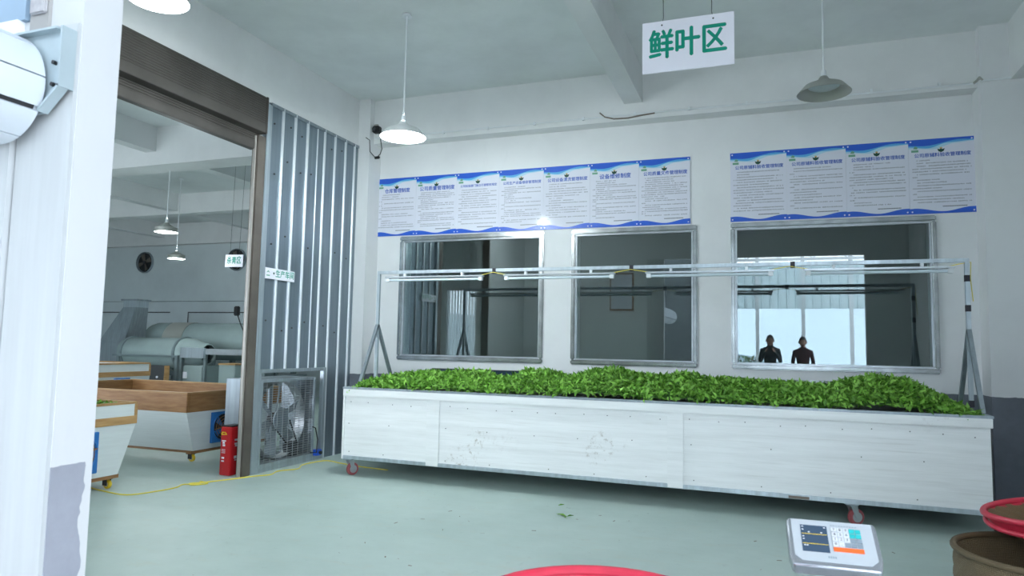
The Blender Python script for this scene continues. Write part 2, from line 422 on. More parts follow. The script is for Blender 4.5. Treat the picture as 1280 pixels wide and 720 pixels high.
# left wall: beam above, corrugated panel, pillar in front of the shutter
wl = empty_struct('wall_left', 'left wall of white beam and corrugated steel sheets')
bx(-.24, 0.0, FY1, -.3, 4.035, H).build('beam', M['upper'], wl, smooth=False)
bx(-.24, 0.0, FY1, -4.35, 0, 4.035).build('pillar', M['wall'], wl, smooth=False)
def corrugated(y0, y1, z0, z1, ribs, x=0.0, t=.012, rib_w=.022, rib_h=.022):
    """steel sheet in the plane x with raised ribs at the given y"""
    prof = [(x, y0)]
    for r in []:
        if y0 + .03 < r < y1 - .03: prof += [(x + .0008 + rib_h * math.sin(PI * q / 8), r - rib_w * math.cos(PI * q / 8)) for q in range(9)]
    prof.append((x, y1))
    back = [(a - t, b) for a, b in reversed(prof)]
    mb = MB(); n = len(prof); ring = prof + back; k = len(ring)
    mb.add([(a, b, z0) for a, b in ring] + [(a, b, z1) for a, b in ring],
           [(i, (i + 1) % k, (i + 1) % k + k, i + k) for i in range(k)] + [(i, i + 1, k - 2 - i, k - 1 - i) for i in range(n - 1)] + [(k + i, k + k - 1 - i, k + k - 2 - i, k + i + 1) for i in range(n - 1)])
    return mb
RIBS = [-1.84, -1.62, -1.39, -1.05, -.83, -.60, -.39]
corrugated(-2.06, -1.185, 1.10, 4.035, RIBS).build('corrugated_sheet', M['sheet'], wl)
corrugated(-1.195, -.30, 1.10, 4.035, RIBS, x=.004).build('corrugated_sheet', M['sheet'], wl)
corrugated(-.85, -.30, 0.0, 1.10, [-.60, -.39], x=.004).build('corrugated_sheet', M['sheet'], wl)
for r in RIBS + [-1.19]:
    w_ = .019 if r != -1.19 else .008
    z0_ = 1.10 if r < -.86 else 0.0
    MB().prism([(.003 + .020 * math.sin(PI * q / 8) * (w_ / .019), r - w_ * math.cos(PI * q / 8)) for q in range(9)] + [(.0, r + w_), (.0, r - w_)], 'z', z0_, 4.03).build('rib', M['rib'], wl)
bx(-.03, .03, -2.13, -2.05, 0, 4.0).build('steel_jamb', M['galv'], wl, bevel=.004)
bx(-.02, .02, -2.05, -.30, 4.0, 4.035).build('top_flashing', M['galv_dark'], wl)
m = MB()
for y in (-1.95, -1.73, -1.5, -1.28, -.94, -.71, -.5):
    for z in (1.6, 2.5, 3.35, 3.9):
        if random.random() < .62: yy = y + random.uniform(-.04, .04); zz_ = z + random.uniform(-.1, .1); m.cyl((.002, yy, zz_), (.012, yy, zz_), .010, 6)
tag(m.build('screw_heads', M['darkgrey'], wl), kind='stuff')
fr = empty_struct('trim_1'); fr['label'] = 'galvanised frame around the exhaust fan opening'
for nm, a in (('frame_post', (-.03, .025, -2.05, -2.02, 0, 1.10)), ('frame_post', (-.03, .025, -.90, -.85, 0, 1.10)), ('frame_rail', (-.03, .025, -2.02, -.90, 1.06, 1.10)), ('frame_rail', (-.03, .025, -2.02, -.90, 0, .05))):
    bx(*a).build(nm, M['galv'], fr, bevel=.004)

# roller shutter
dr = empty_struct('door_1', 'dark bronze roller shutter rolled up over the side opening')
def ribbed(y0, y1, z0, z1, x0, x1, pitch, dep):
    pts = [(x0, z0)]; z = z0
    while z < z1 - 1e-6:
        h = min(pitch, z1 - z); pts += [(x1 - dep, z), (x1, z + h * .25), (x1, z + h * .8), (x1 - dep, z + h)]; z += h
    pts.append((x0, z1))
    mb = MB(); n = len(pts)
    vs = [(a, y0, b) for a, b in pts] + [(a, y1, b) for a, b in pts]
    fs = [(i, (i + 1) % n, (i + 1) % n + n, i + n) for i in range(n)]
    for s0 in (0, n):
        for i in range(1, n - 2): fs.append((s0, s0 + i, s0 + i + 1))
        fs.append((s0, s0 + n - 2, s0 + n - 1))
    return mb.add(vs, fs)
ribbed(-4.36, -2.26, 3.72, 4.01, -.2, .12, .024, .006).build('shutter_box', M['bronze'], dr, smooth=False)
bx(-.2, .125, -4.36, -2.26, 3.62, 3.72).build('box_fascia', M['bronze'], dr, bevel=.004)
bx(-.2, .128, -2.262, -2.235, 3.615, 4.015).build('box_end_plate', M['bronze'], dr, bevel=.004)
ribbed(-4.34, -2.24, 3.53, 3.66, -.06, .0, .024, .006).build('shutter_curtain', M['bronze'], dr, smooth=False)
bx(-.07, .005, -4.34, -2.26, 3.45, 3.535).build('bottom_bar', M['bronze'], dr, bevel=.006)
bx(-.05, .03, -2.26, -2.135, 0, 3.615).build('guide_rail', M['bronze_rail'], dr, bevel=.005)
bx(-.02, .015, -2.285, -2.262, 0, 3.6).build('guide_lip', M['lip'], dr, bevel=.004)
bx(-.10, .03, -4.36, -4.3, 0, 3.615).build('guide_rail', M['bronze_rail'], dr, bevel=.005)

# right wall, front wall, hall walls, room behind the windows
tag(bx(7.62, 7.9, FY0, .0, 0, H).build('wall_right', M['wall'], smooth=False), 'white right wall with grey dado', kind='structure')
wf = empty_struct('wall_front', 'white front wall around the wide bay opening')
HDX0, HDX1, HDZ = -1.90, -.30, 2.67
m = MB()
m.box(-13.4, -9.6, FY0, FY1, 0, H); m.box(-9.6, -2.6, FY0, FY1, 3.3, H); m.box(-6.2, -5.8, FY0, FY1, 0, 3.3); m.box(-2.6, HDX0, FY0, FY1, 0, H); m.box(HDX0, HDX1, FY0, FY1, HDZ, H); m.box(HDX1, OPX0 - .35, FY0, FY1, 0, H)  # open hall bays, unseen, added to let daylight brighten the hall
m.box(OPX0 - .35, OPX1 + .4, FY0, FY1, OPZ, H); m.box(OPX1, 7.9, FY0, FY1, 0, OPZ); m.box(OPX1 + .4, 7.9, FY0, FY1, OPZ, H)
m.build('wall_face', M['wall'], wf, smooth=False)
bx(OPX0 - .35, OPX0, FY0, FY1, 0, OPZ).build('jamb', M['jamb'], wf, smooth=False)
bx(2.845, OPX0 - .004, FY0 - .014, FY0, 0, 2.405).build('cladding_panel', M['clad'], wf)
bx(2.50, 2.835, FY0 - .03, FY0, 0, 2.30).build('cladding_panel', M['clad'], wf)
bx(2.30, 2.845, FY0 - .02, FY0, 2.45, 3.6).build('cladding_panel', M['bluegrey'], wf)
bx(2.86, 2.945, FY0 - .012, FY0, 2.405, 3.55).build('mortar_bed', M['mortar'], wf)
for i in range(9): bx(2.868, 2.94, FY0 - .024, FY0 - .01, 2.46 + i * .118, 2.46 + i * .118 + .106).build('brick', M['brick'], wf, bevel=.004)
dh = empty_struct('door_2', 'bright translucent corrugated door of the hall')
mbd = MB(); n = 22
for i in range(n):
    x0 = HDX0 + (HDX1 - HDX0) * i / n; x1 = HDX0 + (HDX1 - HDX0) * (i + 1) / n; xm = x0 * .75 + x1 * .25; d = .02
    mbd.add([(x0, -6.58, 0), (xm, -6.58, 0), (xm + .005, -6.58 + d, 0), (x1, -6.58 + d, 0), (x0, -6.58, HDZ), (xm, -6.58, HDZ), (xm + .005, -6.58 + d, HDZ), (x1, -6.58 + d, HDZ)],
            [(0, 1, 5, 4), (1, 2, 6, 5), (2, 3, 7, 6)])
mbd.build('translucent_sheet', M['fibre'], dh, smooth=False, recalc=False)
tag(bx(-13.4, 0, 7.0, 7.22, 0, H).build('wall_far', M['hallwall'], smooth=False), 'pale far wall of the processing hall', kind='structure')
tag(bx(-13.6, -13.4, FY0, 7.3, 0, H).build('wall_hall_side', M['hallwall'], smooth=False), 'side wall of the processing hall', kind='structure')
tag(bx(-.24, 0, .22, 7.0, 0, H).build('wall_partition', M['hallwall'], smooth=False), 'partition wall between hall and office', kind='structure')
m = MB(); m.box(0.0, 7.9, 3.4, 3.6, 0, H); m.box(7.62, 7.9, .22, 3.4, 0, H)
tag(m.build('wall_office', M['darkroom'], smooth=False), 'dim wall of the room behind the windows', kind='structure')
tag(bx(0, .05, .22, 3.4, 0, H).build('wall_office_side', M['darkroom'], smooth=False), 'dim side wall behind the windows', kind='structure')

tag(bx(-14, 14, -9.6, FY0 - .02, 4.45, 4.5).build('ceiling_light_block', M['alu'], smooth=False), 'added unseen canopy over the yard, keeping skylight off the front jamb', kind='structure')  # unseen roof added to cut the skylight on the front jamb

tag(bx(2.05, 2.25, -10.4, FY0 - .04, 0, 4.45).build('wall_light_block', M['upper'], smooth=False), 'added unseen yard wall blocking daylight from the left', kind='structure')  # unseen wall added to block light from the left of the yard
tag(bx(-.6, 4.28, -11.3, -10.4, 0, 4.45).build('wall_yard_side', M['darkroom2'], smooth=False), 'dull grey end wall closing the left side of the yard', kind='structure')

# windows
def frame_bar(p, q, wdt, y0=-.035, horizontal=True):
    """a stepped stainless bar between p and q (x,z), width wdt inward"""
    return p, q
for i, (a, b) in enumerate(WIN):
    w = empty_struct('window_%d' % (i + 1), 'stainless-framed fixed window, %s of three' % ('left', 'middle', 'right')[i])
    for nm, (x0, x1, z0, z1) in (('frame_rail', (a, b, WZ1 - .06, WZ1)), ('frame_rail', (a, b, WZ0, WZ0 + .055)), ('frame_stile', (a, a + .05, WZ0 + .055, WZ1 - .06)), ('frame_stile', (b - .05, b, WZ0 + .055, WZ1 - .06))):
        bx(x0, x1, -.03, .05, z0, z1).build(nm, M['stainless'], w, bevel=.012, seg=3)
    for nm, (x0, x1, z0, z1) in (('inner_rail', (a + .05, b - .05, WZ1 - .078, WZ1 - .06)), ('inner_rail', (a + .05, b - .05, WZ0 + .055, WZ0 + .072)), ('inner_stile', (a + .05, a + .066, WZ0 + .072, WZ1 - .078)), ('inner_stile', (b - .066, b - .05, WZ0 + .072, WZ1 - .078))):
        bx(x0, x1, -.005, .05, z0, z1).build(nm, M['alu'], w, bevel=.005)
    bx(a + .066, b - .066, .02, .026, WZ0 + .072, WZ1 - .078).build('pane', M['glass'], w, smooth=False)
for i, (a, b) in enumerate([(1.05, 2.62), (3.05, 4.20), (4.90, 5.78)]):
    w = empty_struct('window_%d' % (i + 4), 'low dark vent opening below the windows, mostly behind the leaves')
    z1 = 1.10
    if i: 
        for k in range(3): bx(a, b, -.03 + .008 * k, .01, z1 - .022 - .022 * k, z1 - .003 - .022 * k).build('frame_rail', M['stainless'], w, bevel=.004)
        bx(a + .03, b - .03, -.012, 0, .62, z1 - .07).build('pane', M['screen'], w)
    else:
        bx(a, b, -.012, 0, .62, z1 - .01).build('pane', M['screen'], w); bx(a, b, -.016, 0, z1 - .01, z1).build('frame_rail', M['darkgrey'], w)
    bx(a, b, -.02, 0, .58, .62).build('frame_rail', M['stainless'], w, bevel=.004)

# conduit along the back beam
t2 = empty_struct('trim_2', 'white conduit pipe running along the back beam')
MB().tube([(.19, -.215, 4.145), (2.5, -.215, 4.140), (4.6, -.215, 4.132), (7.13, -.215, 4.115)], .011, 8).build('pipe', M['white_metal'], t2)
MB().tube([(7.13, -.318, 4.10), (7.62, -.318, 4.105)], .011, 8).build('pipe', M['white_metal'], t2)
MB().tube([(7.10, -.215, 4.115), (7.125, -.24, 4.135), (7.125, -.318, 4.135), (7.15, -.32, 4.10)], .013, 8).build('elbow', M['shade'], t2)
for x in np.arange(.6, 7, .62): bx(x - .012, x + .012, -.232, -.2, 4.12, 4.158).build('pipe_clip', M['white_metal'], t2)
tag(MB().tube([(3.28, -.225, 4.19), (3.34, -.222, 4.135), (3.45, -.222, 4.10), (3.62, -.222, 4.095), (3.80, -.222, 4.115), (3.93, -.222, 4.125)], .008, 6).build('torn_patch_line', M['stain']), 'brown torn patch on the beam below the sign, added as a thin tube', 'cable')  # brown stain of a torn patch on the beam, modelled as a tube

# ================================================================== LONG WITHERING TROUGH
TA = math.atan2(-.0967, 5.886); TO = Vector((.865, -1.728, 0)); TL = 5.887; TW = 1.18
tr = thing('withering_trough', 'long white panelled trough on castors heaped with green leaves', 'trough', TO)
tr.rotation_euler = (0, 0, TA)
W[tr.name] = (0, 0, 0)                                # its parts are written in the trough's own axes: x along, y back, z up
TZ0, TZ1 = .178, .935
def P_(name, mb, mat, **k): return mb.build(name, mat, tr, **k)
for a, b in ((.012, 1.01), (1.145, 3.425), (3.555, TL - .012)): P_('front_panel', bx(a, b, .020, .030, TZ0 + .035, TZ1 - .09), M['tboard'])
for a, b in ((1.005, 1.148), (3.42, 3.56)): P_('batten', bx(a, b, .0, .02, TZ0 + .002, TZ1 - .085), M['tboard'], bevel=.003)
P_('top_rail', bx(.0, TL, -.009, .022, TZ1 - .095, TZ1 - .022), M['tboard'], bevel=.003)
P_('edge_strip', bx(.0, .02, .0, .03, TZ0, TZ1 - .09), M['tboard'])
P_('bottom_rail', bx(.0, TL, .002, .04, TZ0, TZ0 + .036), M['galv'], bevel=.003)
P_('rim', bx(-.01, TL + .01, -.008, .045, TZ1 - .022, TZ1), M['galv_dark'], bevel=.004)
P_('rim', bx(-.01, TL + .01, TW - .045, TW + .008, TZ1 - .022, TZ1), M['galv_dark'], bevel=.004)
P_('rim', bx(-.01, .035, .045, TW - .045, TZ1 - .022, TZ1), M['galv_dark'], bevel=.004)
P_('rim', bx(TL - .035, TL + .01, .045, TW - .045, TZ1 - .022, TZ1), M['galv_dark'], bevel=.004)
P_('end_panel', bx(.0, .014, .03, TW, TZ0, TZ1 - .022), M['tboard'])
P_('end_panel', bx(TL - .014, TL, .03, TW, TZ0, TZ1 - .022), M['darkgrey'])  # dark colour stands in for the shadowed gap beside the column
P_('back_panel', bx(.014, TL - .014, TW - .014, TW, TZ0, TZ1 - .022), M['tboard'])
P_('bottom_board', bx(.014, TL - .014, .04, TW - .014, TZ0 + .01, TZ0 + .03), M['tboard'])
P_('mesh_floor', bx(.014, TL - .014, .03, TW - .014, .80, .82), M['galv_dark'])
P_('rust_patch', bx(4.42, 4.58, -.0005, .003, TZ0 + .004, TZ0 + .026), M['stain'])
P_('end_leg', MB().tube([(TL - .02, .03, TZ0), (TL + .01, .03, .05), (TL + .015, .03, 0)], .016, 6), M['black'])
m = MB()
for a, b in ((.05, 1.0), (1.2, 3.40), (3.6, TL - .06)):
    for z, k in ((TZ1 - .16, .24), (.56, .55), (TZ0 + .07, .5)):
        x = a + .04
        while x < b:
            xx = x + random.uniform(-.03, .03); zz_ = z + random.uniform(-.012, .012); m.cyl((xx, .0155, zz_), (xx, .021, zz_), .0048, 6); x += k * random.uniform(.8, 1.2)
tag(P_('screw_heads', m, M['darkgrey']), kind='stuff')
def caster(x, y, ang):
    c = P_('caster', bx(x - .05, x + .05, y - .045, y + .045, TZ0 - .012, TZ0 + .002), M['galv_dark'])
    ca, sa = math.cos(ang), math.sin(ang); r = .066
    def L(u, v, z): return (x + u * ca - v * sa, y + u * sa + v * ca, z)
    MB().cyl(L(.035, -.021, r), L(.035, .021, r), r, 20).build('wheel', M['red_wheel'], c, bevel=.008)
    MB().cyl(L(.035, -.025, r), L(.035, .025, r), r * .62, 16).build('hub', M['alu'], c)
    for s in (-1, 1):
        MB().hexa([L(-.03, s * .033 - .003, TZ0 - .012), L(.03, s * .033 - .003, TZ0 - .012), L(.03, s * .033 + .003, TZ0 - .012), L(-.03, s * .033 + .003, TZ0 - .012),
                   L(.02, s * .03 - .003, r - .015), L(.05, s * .03 - .003, r - .015), L(.05, s * .03 + .003, r - .015), L(.02, s * .03 + .003, r - .015)]).build('fork', M['alu'], c)
for x, y, a in ((.07, .06, 1.1), (4.90, .06, .5), (.1, TW - .1, .6), (4.9, TW - .1, .2)): caster(x, y, a)
def tw(x, y, z): return (TO.x + x * math.cos(TA) - y * math.sin(TA), TO.y + x * math.sin(TA) + y * math.cos(TA), z)

# heap of leaves
HX = [.80, .95, 1.12, 1.52, 2.2, 2.36, 2.57, 2.75, 3.01, 3.23, 3.4, 3.69, 3.93, 4.17, 4.36, 4.55, 4.92, 5.34, 5.55, 5.65, 5.82, 6.01, 6.26, 6.45, 6.62, 6.76, 6.9]
HZ = [.87, .96, 1.06, 1.10, 1.125, 1.08, 1.07, 1.15, 1.15, 1.11, 1.165, 1.21, 1.165, 1.13, 1.185, 1.14, 1.13, 1.125, 1.09, 1.11, 1.175, 1.215, 1.18, 1.08, .99, .92, .87]
def fbm(x, y):
    return (np.sin(x * 9.1 + y * 4.3) + np.sin(x * 5.2 - y * 8.7 + 1.3) + .6 * np.sin(x * 17.3 + y * 13.1 + .4) + .5 * np.sin(x * 26.7 - y * 19.9)) / 3.1
def heap_z(u, v):                       # u along the trough, v across (trough axes)
    wx = TO.x + u; top = np.interp(wx, HX, HZ) - .03
    s = np.clip(v / TW, 0, 1); sh = np.sin(PI * np.clip(s * .96 + .02, 0, 1)) ** .62
    base = np.interp(wx, [.86, 1.05, 6.5, 6.75], [.86, .925, .925, .90])
    return base + np.maximum(top - base, 0) * sh + .022 * fbm(u, v) * sh
nu, nv = 240, 40
uu, vv = np.meshgrid(np.linspace(.02, TL - .03, nu), np.linspace(.03, TW - .03, nv), indexing='ij')
zz = heap_z(uu, vv) - .02
mb = MB(); mb.add([tw(a, b, c) for a, b, c in zip(uu.ravel(), vv.ravel(), zz.ravel())], [(i * nv + j, (i + 1) * nv + j, (i + 1) * nv + j + 1, i * nv + j + 1) for i in range(nu - 1) for j in range(nv - 1)])
leaf_root = thing('tea_leaves', 'long heap of fresh green tea leaves filling the trough', 'tea leaves', tuple(TO)); leaf_root['kind'] = 'stuff'
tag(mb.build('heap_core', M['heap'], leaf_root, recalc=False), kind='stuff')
def leaf_field(name, pts, normals, size, parent, mat, spread=.75, tone=(0, 1)):
    """many small folded leaves: six vertices, four triangles each"""
    n = len(pts); P = np.asarray(pts, float); Nn = np.asarray(normals, float)
    d = rng.normal(size=(n, 3)) * spread; up = Nn + d; up /= np.linalg.norm(up, axis=1)[:, None]
    a = rng.normal(size=(n, 3)); a -= up * (a * up).sum(1)[:, None]; a /= np.linalg.norm(a, axis=1)[:, None]
    b = np.cross(up, a); L = rng.uniform(.6, 1.25, n)[:, None] * size; wd = L * rng.uniform(.36, .52, n)[:, None]; fold = wd * .35
    V = np.stack([P, P + a * L * .45 + b * wd * .5 + up * fold, P + a * L + up * L * rng.uniform(-.25, .2, n)[:, None], P + a * L * .45 - b * wd * .5 + up * fold, P + a * L * .5], 1)
    v = V.reshape(-1, 3) - np.asarray(W[parent.name] if parent else (0, 0, 0))
    base = (np.arange(n) * 5)[:, None, None]
    T = (base + np.array([[0, 1, 4], [1, 2, 4], [2, 3, 4], [3, 0, 4]])[None]).reshape(-1, 3)
    me = bpy.data.meshes.new(name); me.vertices.add(len(v)); me.vertices.foreach_set('co', v.ravel())
    me.loops.add(T.size); me.loops.foreach_set('vertex_index', T.ravel().astype(np.int32))
    me.polygons.add(len(T)); me.polygons.foreach_set('loop_start', (np.arange(len(T)) * 3).astype(np.int32)); me.polygons.foreach_set('loop_total', np.full(len(T), 3, np.int32))
    at = me.attributes.new('tone', 'FLOAT', 'POINT'); at.data.foreach_set('value', np.repeat(rng.uniform(tone[0], tone[1], n) ** 1.2, 5).astype(np.float32))
    me.update(); me.validate(); me.materials.append(mat)
    o = bpy.data.objects.new(name, me); COL.objects.link(o)
    if parent: o.parent = parent
    return tag(o, kind='stuff')
n = 34000
u = rng.uniform(.03, TL - .05, n); v = rng.uniform(.02, TW - .02, n) ** 1.0
z = heap_z(u, v) - .015 + rng.uniform(-.012, .03, n)
e = .01
gx = (heap_z(u + e, v) - heap_z(u - e, v)) / (2 * e); gy = (heap_z(u, v + e) - heap_z(u, v - e)) / (2 * e)
Nn = np.stack([-gx, -gy, np.ones(n)], 1)
pts = np.stack([TO.x + u * math.cos(TA) - v * math.sin(TA), TO.y + u * math.sin(TA) + v * math.cos(TA), z], 1)
leaf_field('leaves', pts, Nn, .064, leaf_root, M['leaf'], spread=.95)

# ================================================================== LIGHT STAND AND TUBES
SY = -1.19
st = thing('light_stand', 'galvanised goalpost stand with A-frame legs over the trough', 'stand', (.93, SY, .9))
sq = .017
bx(.93 - sq, 6.76 + sq, SY - sq, SY + sq, 2.20, 2.235).build('crossbar', M['galv'], st, bevel=.003)
for x in (.93, 6.76):
    bx(x - sq, x + sq, SY - sq, SY + sq, .90 if x < 2 else .96, 2.20).build('post', M['galv'], st, bevel=.003)
    for y in (-1.53, -.80):
        p0 = Vector((x, SY, 1.62)); p1 = Vector((x, y, .935)); d = (p1 - p0)
        MB().hexa([(x - sq, p1.y - .018, p1.z), (x + sq, p1.y - .018, p1.z), (x + sq, p1.y + .018, p1.z), (x - sq, p1.y + .018, p1.z),
                   (x - sq, p0.y - .018, p0.z), (x + sq, p0.y - .018, p0.z), (x + sq, p0.y + .018, p0.z), (x - sq, p0.y + .018, p0.z)]).build('brace', M['galv_dark'], st)
for z in (2.06, 1.80, .985): bx(6.76 - sq - .002, 6.76 + sq + .002, SY - sq - .002, SY + sq + .002, z - .028, z + .028).build('tape_wrap', M['tape'], st)
for x in (2.36, 3.85, 5.36): bx(x - .02, x + .02, SY - sq - .003, SY + sq + .003, 2.18, 2.238).build('tape_wrap', M['tape'], st)
TUBES = [(1.02, 2.23, 'first'), (2.47, 3.70, 'second'), (3.99, 5.20, 'third'), (5.46, 6.66, 'fourth')]
base = None
for k, (a, b, nm) in enumerate(TUBES):
    lab = {'first': 'slim tube light hanging leftmost under the stand crossbar', 'second': 'second tube light from the left under the crossbar', 'third': 'third tube light from the left under the crossbar', 'fourth': 'tube light hanging rightmost under the stand crossbar'}[nm]
    if base is None:
        t = thing('tube_light', lab, 'light', (a, SY, 2.20), 'tube lights on the trough stand'); L = 1.21
        bx(a, a + L, SY - .028, SY + .028, 2.150, 2.168).build('housing', M['alu'], t, bevel=.003)
        MB().cyl((a + .05, SY, 2.128), (a + L - .05, SY, 2.128), .0155, 12).build('tube', M['tube'], t)
        for x0 in (a + .01, a + L - .055): bx(x0, x0 + .045, SY - .022, SY + .022, 2.108, 2.150).build('end_cap', M['white_metal'], t, bevel=.004)
        for x0 in (a + .25, a + L - .25): bx(x0 - .012, x0 + .012, SY - .02, SY + .02, 2.165, 2.1995).build('hanger', M['white_metal'], t)
        base = t
    else:
        c = copy_tree(base, (a, SY, 2.20)); c['label'] = lab
for k, (x0, x1) in enumerate(((2.20, 2.50), (3.66, 4.02), (5.16, 5.50), (6.62, 6.75))):
    tag(MB().tube([(x0, SY - .01, 2.165), ((x0 + x1) / 2, SY - .02, 2.195), (x1, SY - .01, 2.165)] if k < 3 else [(x0, SY, 2.165), (6.70, SY - .01, 2.185), (6.79, SY - .01, 2.20), (6.785, SY, 2.06), (6.80, SY, 1.86)], .0038, 5).build('lead_wire', M['yellow_cord']),
        ('yellow lead between the first and second tube lights', 'yellow lead between the second and third tube lights', 'yellow lead between the third and fourth tube lights', 'yellow lead running down the right post of the stand')[k], 'wire', 'yellow leads on the stand')

# ================================================================== POSTERS
def wave_mb(x0, x1, y, ztop, zfun, n=26):
    mb = MB(); vs = []
    for i in range(n + 1):
        s = i / n; x = x0 + (x1 - x0) * s; vs += [(x, y, ztop(s)), (x, y, zfun(s))]
    return mb.add(vs, [(2 * i, 2 * i + 1, 2 * i + 3, 2 * i + 2) for i in range(n)])
def cs(xs, ys):
    return lambda s: float(np.interp(s, xs, ys)) if False else _smooth(s, xs, ys)
def _smooth(s, xs, ys):
    for i in range(len(xs) - 1):
        if s <= xs[i + 1]:
            t = (s - xs[i]) / (xs[i + 1] - xs[i]); t = (1 - math.cos(PI * t)) / 2; return ys[i] * (1 - t) + ys[i + 1] * t
    return ys[-1]
_letters = {}
def poster(x0, x1, title, label, group, seed):
    z0, z1 = 2.848, 3.636; w = x1 - x0; h = z1 - z0; y = -.012
    t = thing('rule_poster', label, 'poster', ((x0 + x1) / 2, 0, z0), group)
    bx(x0 + .001, x1 - .001, y, -.0005, z0, z1).build('board', M['board'], t)
    top = cs([0, .25, .8, 1], [.080, .093, .030, .040]); mid = cs([0, .3, .62, 1], [.098, .125, .062, .050]); low = cs([0, .38, .72, 1], [.120, .140, .075, .058])
    wave_mb(x0, x1, y - .0004, lambda s: z1 - top(s) * h, lambda s: z1 - low(s) * h).build('pale_wave', M['pale_cyan_print'], t, recalc=False)
    wave_mb(x0, x1, y - .0007, lambda s: z1 - top(s) * h, lambda s: z1 - mid(s) * h).build('cyan_wave', M['cyan_print'], t, recalc=False)
    wave_mb(x0, x1, y - .0010, lambda s: z1, lambda s: z1 - top(s) * h).build('top_wave', M['blue_print'], t, recalc=False)
    bot = cs([0, .08, .52, .95, 1], [.070, .074, .026, .078, .078])
    wave_mb(x0, x1, y - .0010, lambda s: z0 + bot(s) * h, lambda s: z0).build('bottom_wave', M['blue_print'], t, recalc=False)
    # emblem: dark leaf bowl with a warm sun over it; pale green mark in the corner
    cx, cz = x0 + .50 * w, z1 - .150 * h
    m = MB(); pts = [(cx - .034, cz + .010), (cx - .024, cz - .018), (cx, cz - .030), (cx + .024, cz - .018), (cx + .034, cz + .010), (cx + .012, cz + .003), (cx, cz + .012), (cx - .012, cz + .003)]
    m.add([(a, y - .001, b) for a, b in pts], [(0, 1, 2, 7), (7, 2, 6), (6, 2, 5), (5, 2, 3, 4)]); m.build('emblem_leaf', M['dkgreen_print'], t, recalc=False)
    m = MB(); pts = [(cx + .013 * math.cos(a), y - .0008, cz + .016 + .010 * math.sin(a)) for a in np.linspace(0, 2 * PI, 12, endpoint=False)]
    m.add(pts, [tuple(range(12))[::-1]]).build('emblem_sun', M['orange_print'], t, recalc=False)
    px, pz = x0 + .105 * w, z1 - .125 * h
    m = MB(); m.add([(px - .02, y - .0013, pz), (px, y - .0013, pz + .03), (px + .024, y - .0013, pz + .014), (px + .018, y - .0013, pz - .004)], [(0, 3, 2, 1)])
    m.add([(px - .036, y - .0013, pz - .036), (px + .03, y - .0013, pz - .036), (px + .03, y - .0013, pz - .012), (px - .036, y - .0013, pz - .012)], [(0, 1, 2, 3)])
    m.build('corner_mark', M['pale_green_print'], t, recalc=False)
    k = len(title); size = min(.064, .86 * w / k)
    text_mb(title, size, ((x0 + x1) / 2 + .01, y, z1 - .222 * h), (1, 0, 0), (0, 0, 1), bold=.035).build('title', M['title_print'], t, smooth=False, recalc=False)
    # small print, too small to read: rows of glyph-sized dabs
    r = random.Random(seed); m = MB(); z = z1 - .285 * h; rows = r.choice((16, 17, 19)); pitch = (.60 * h) / rows; para = 0; left = 1; g = .0122
    for i in range(rows):
        if left <= 0: left = r.choice((1, 2, 2, 3)); 
        first = (left > 0 and para == 0); ind = .075 if para == 0 else .055
        end = .94 if left > 1 else r.uniform(.3, .92)
        if para and left == 1 and r.random() < .4: end = .13
        x = x0 + ind * w + (2.3 * g if para == 0 else 0)
        while x < x0 + end * w:
            if r.random() < .93:
                hh = g * r.uniform(.62, .92); ww = g * r.uniform(.62, .86); zz0 = z - hh / 2 + r.uniform(-.001, .001)
                m.add([(x, y - .0008, zz0), (x + ww, y - .0008, zz0), (x + ww, y - .0008, zz0 + hh * .38), (x, y - .0008, zz0 + hh * .38),
                       (x + ww * .1, y - .0008, zz0 + hh * .6), (x + ww * .95, y - .0008, zz0 + hh * .6), (x + ww * .95, y - .0008, zz0 + hh), (x + ww * .1, y - .0008, zz0 + hh)], [(0, 1, 2, 3), (4, 5, 6, 7)])
            x += g
        z -= pitch; left -= 1; para = 0 if left <= 0 else 1
    x = x0 + .50 * w
    while x < x0 + .86 * w: m.add([(x, y - .0012, z0 + .085 * h), (x + .009, y - .0012, z0 + .085 * h), (x + .009, y - .0012, z0 + .098 * h), (x, y - .0012, z0 + .098 * h)], [(0, 1, 2, 3)]); x += .011
    tag(m.build('small_print', M['text_print'], t, smooth=False, recalc=False), kind='stuff')
    for sx in (x0 + .022, x1 - .022):
        for sz in (z0 + .022, z1 - .022): MB().cyl((sx, y - .004, sz), (sx, y, sz), .0085, 8).build('screw_cap', M['board'], t)
TA_ = ['仓库管理制度', '公司质量管理制度', '公司检验部门独立行使职权规定', '公司生产设备维修管理制度', '公司设备清洗管理制度', '设备维修制度', '公司质量文件管理制度']
LA_ = ['first white rule poster from the left in the long row', 'second white rule poster from the left in the long row', 'third white rule poster from left, with the longest blue title', 'middle white rule poster of the long row of seven',
       'fifth white rule poster from the left in the long row', 'sixth white rule poster from left, with a short blue title', 'last white rule poster at the right end of the long row']
for k in range(7):
    w = (4.307 - .148) / 7; poster(.148 + k * w, .148 + (k + 1) * w, TA_[k], LA_[k], 'rule posters in the long row of seven', 100 + k)
LB_ = ['leftmost rule poster of the four above the right window', 'second rule poster of the four above the right window', 'third rule poster of the four above the right window', 'rightmost rule poster of the four above the right window']
for k in range(4):
    w = (7.137 - 4.751) / 4; poster(4.751 + k * w, 4.751 + (k + 1) * w, '公司原辅料验收管理制度', LB_[k], 'rule posters above the right window', 200 + k)

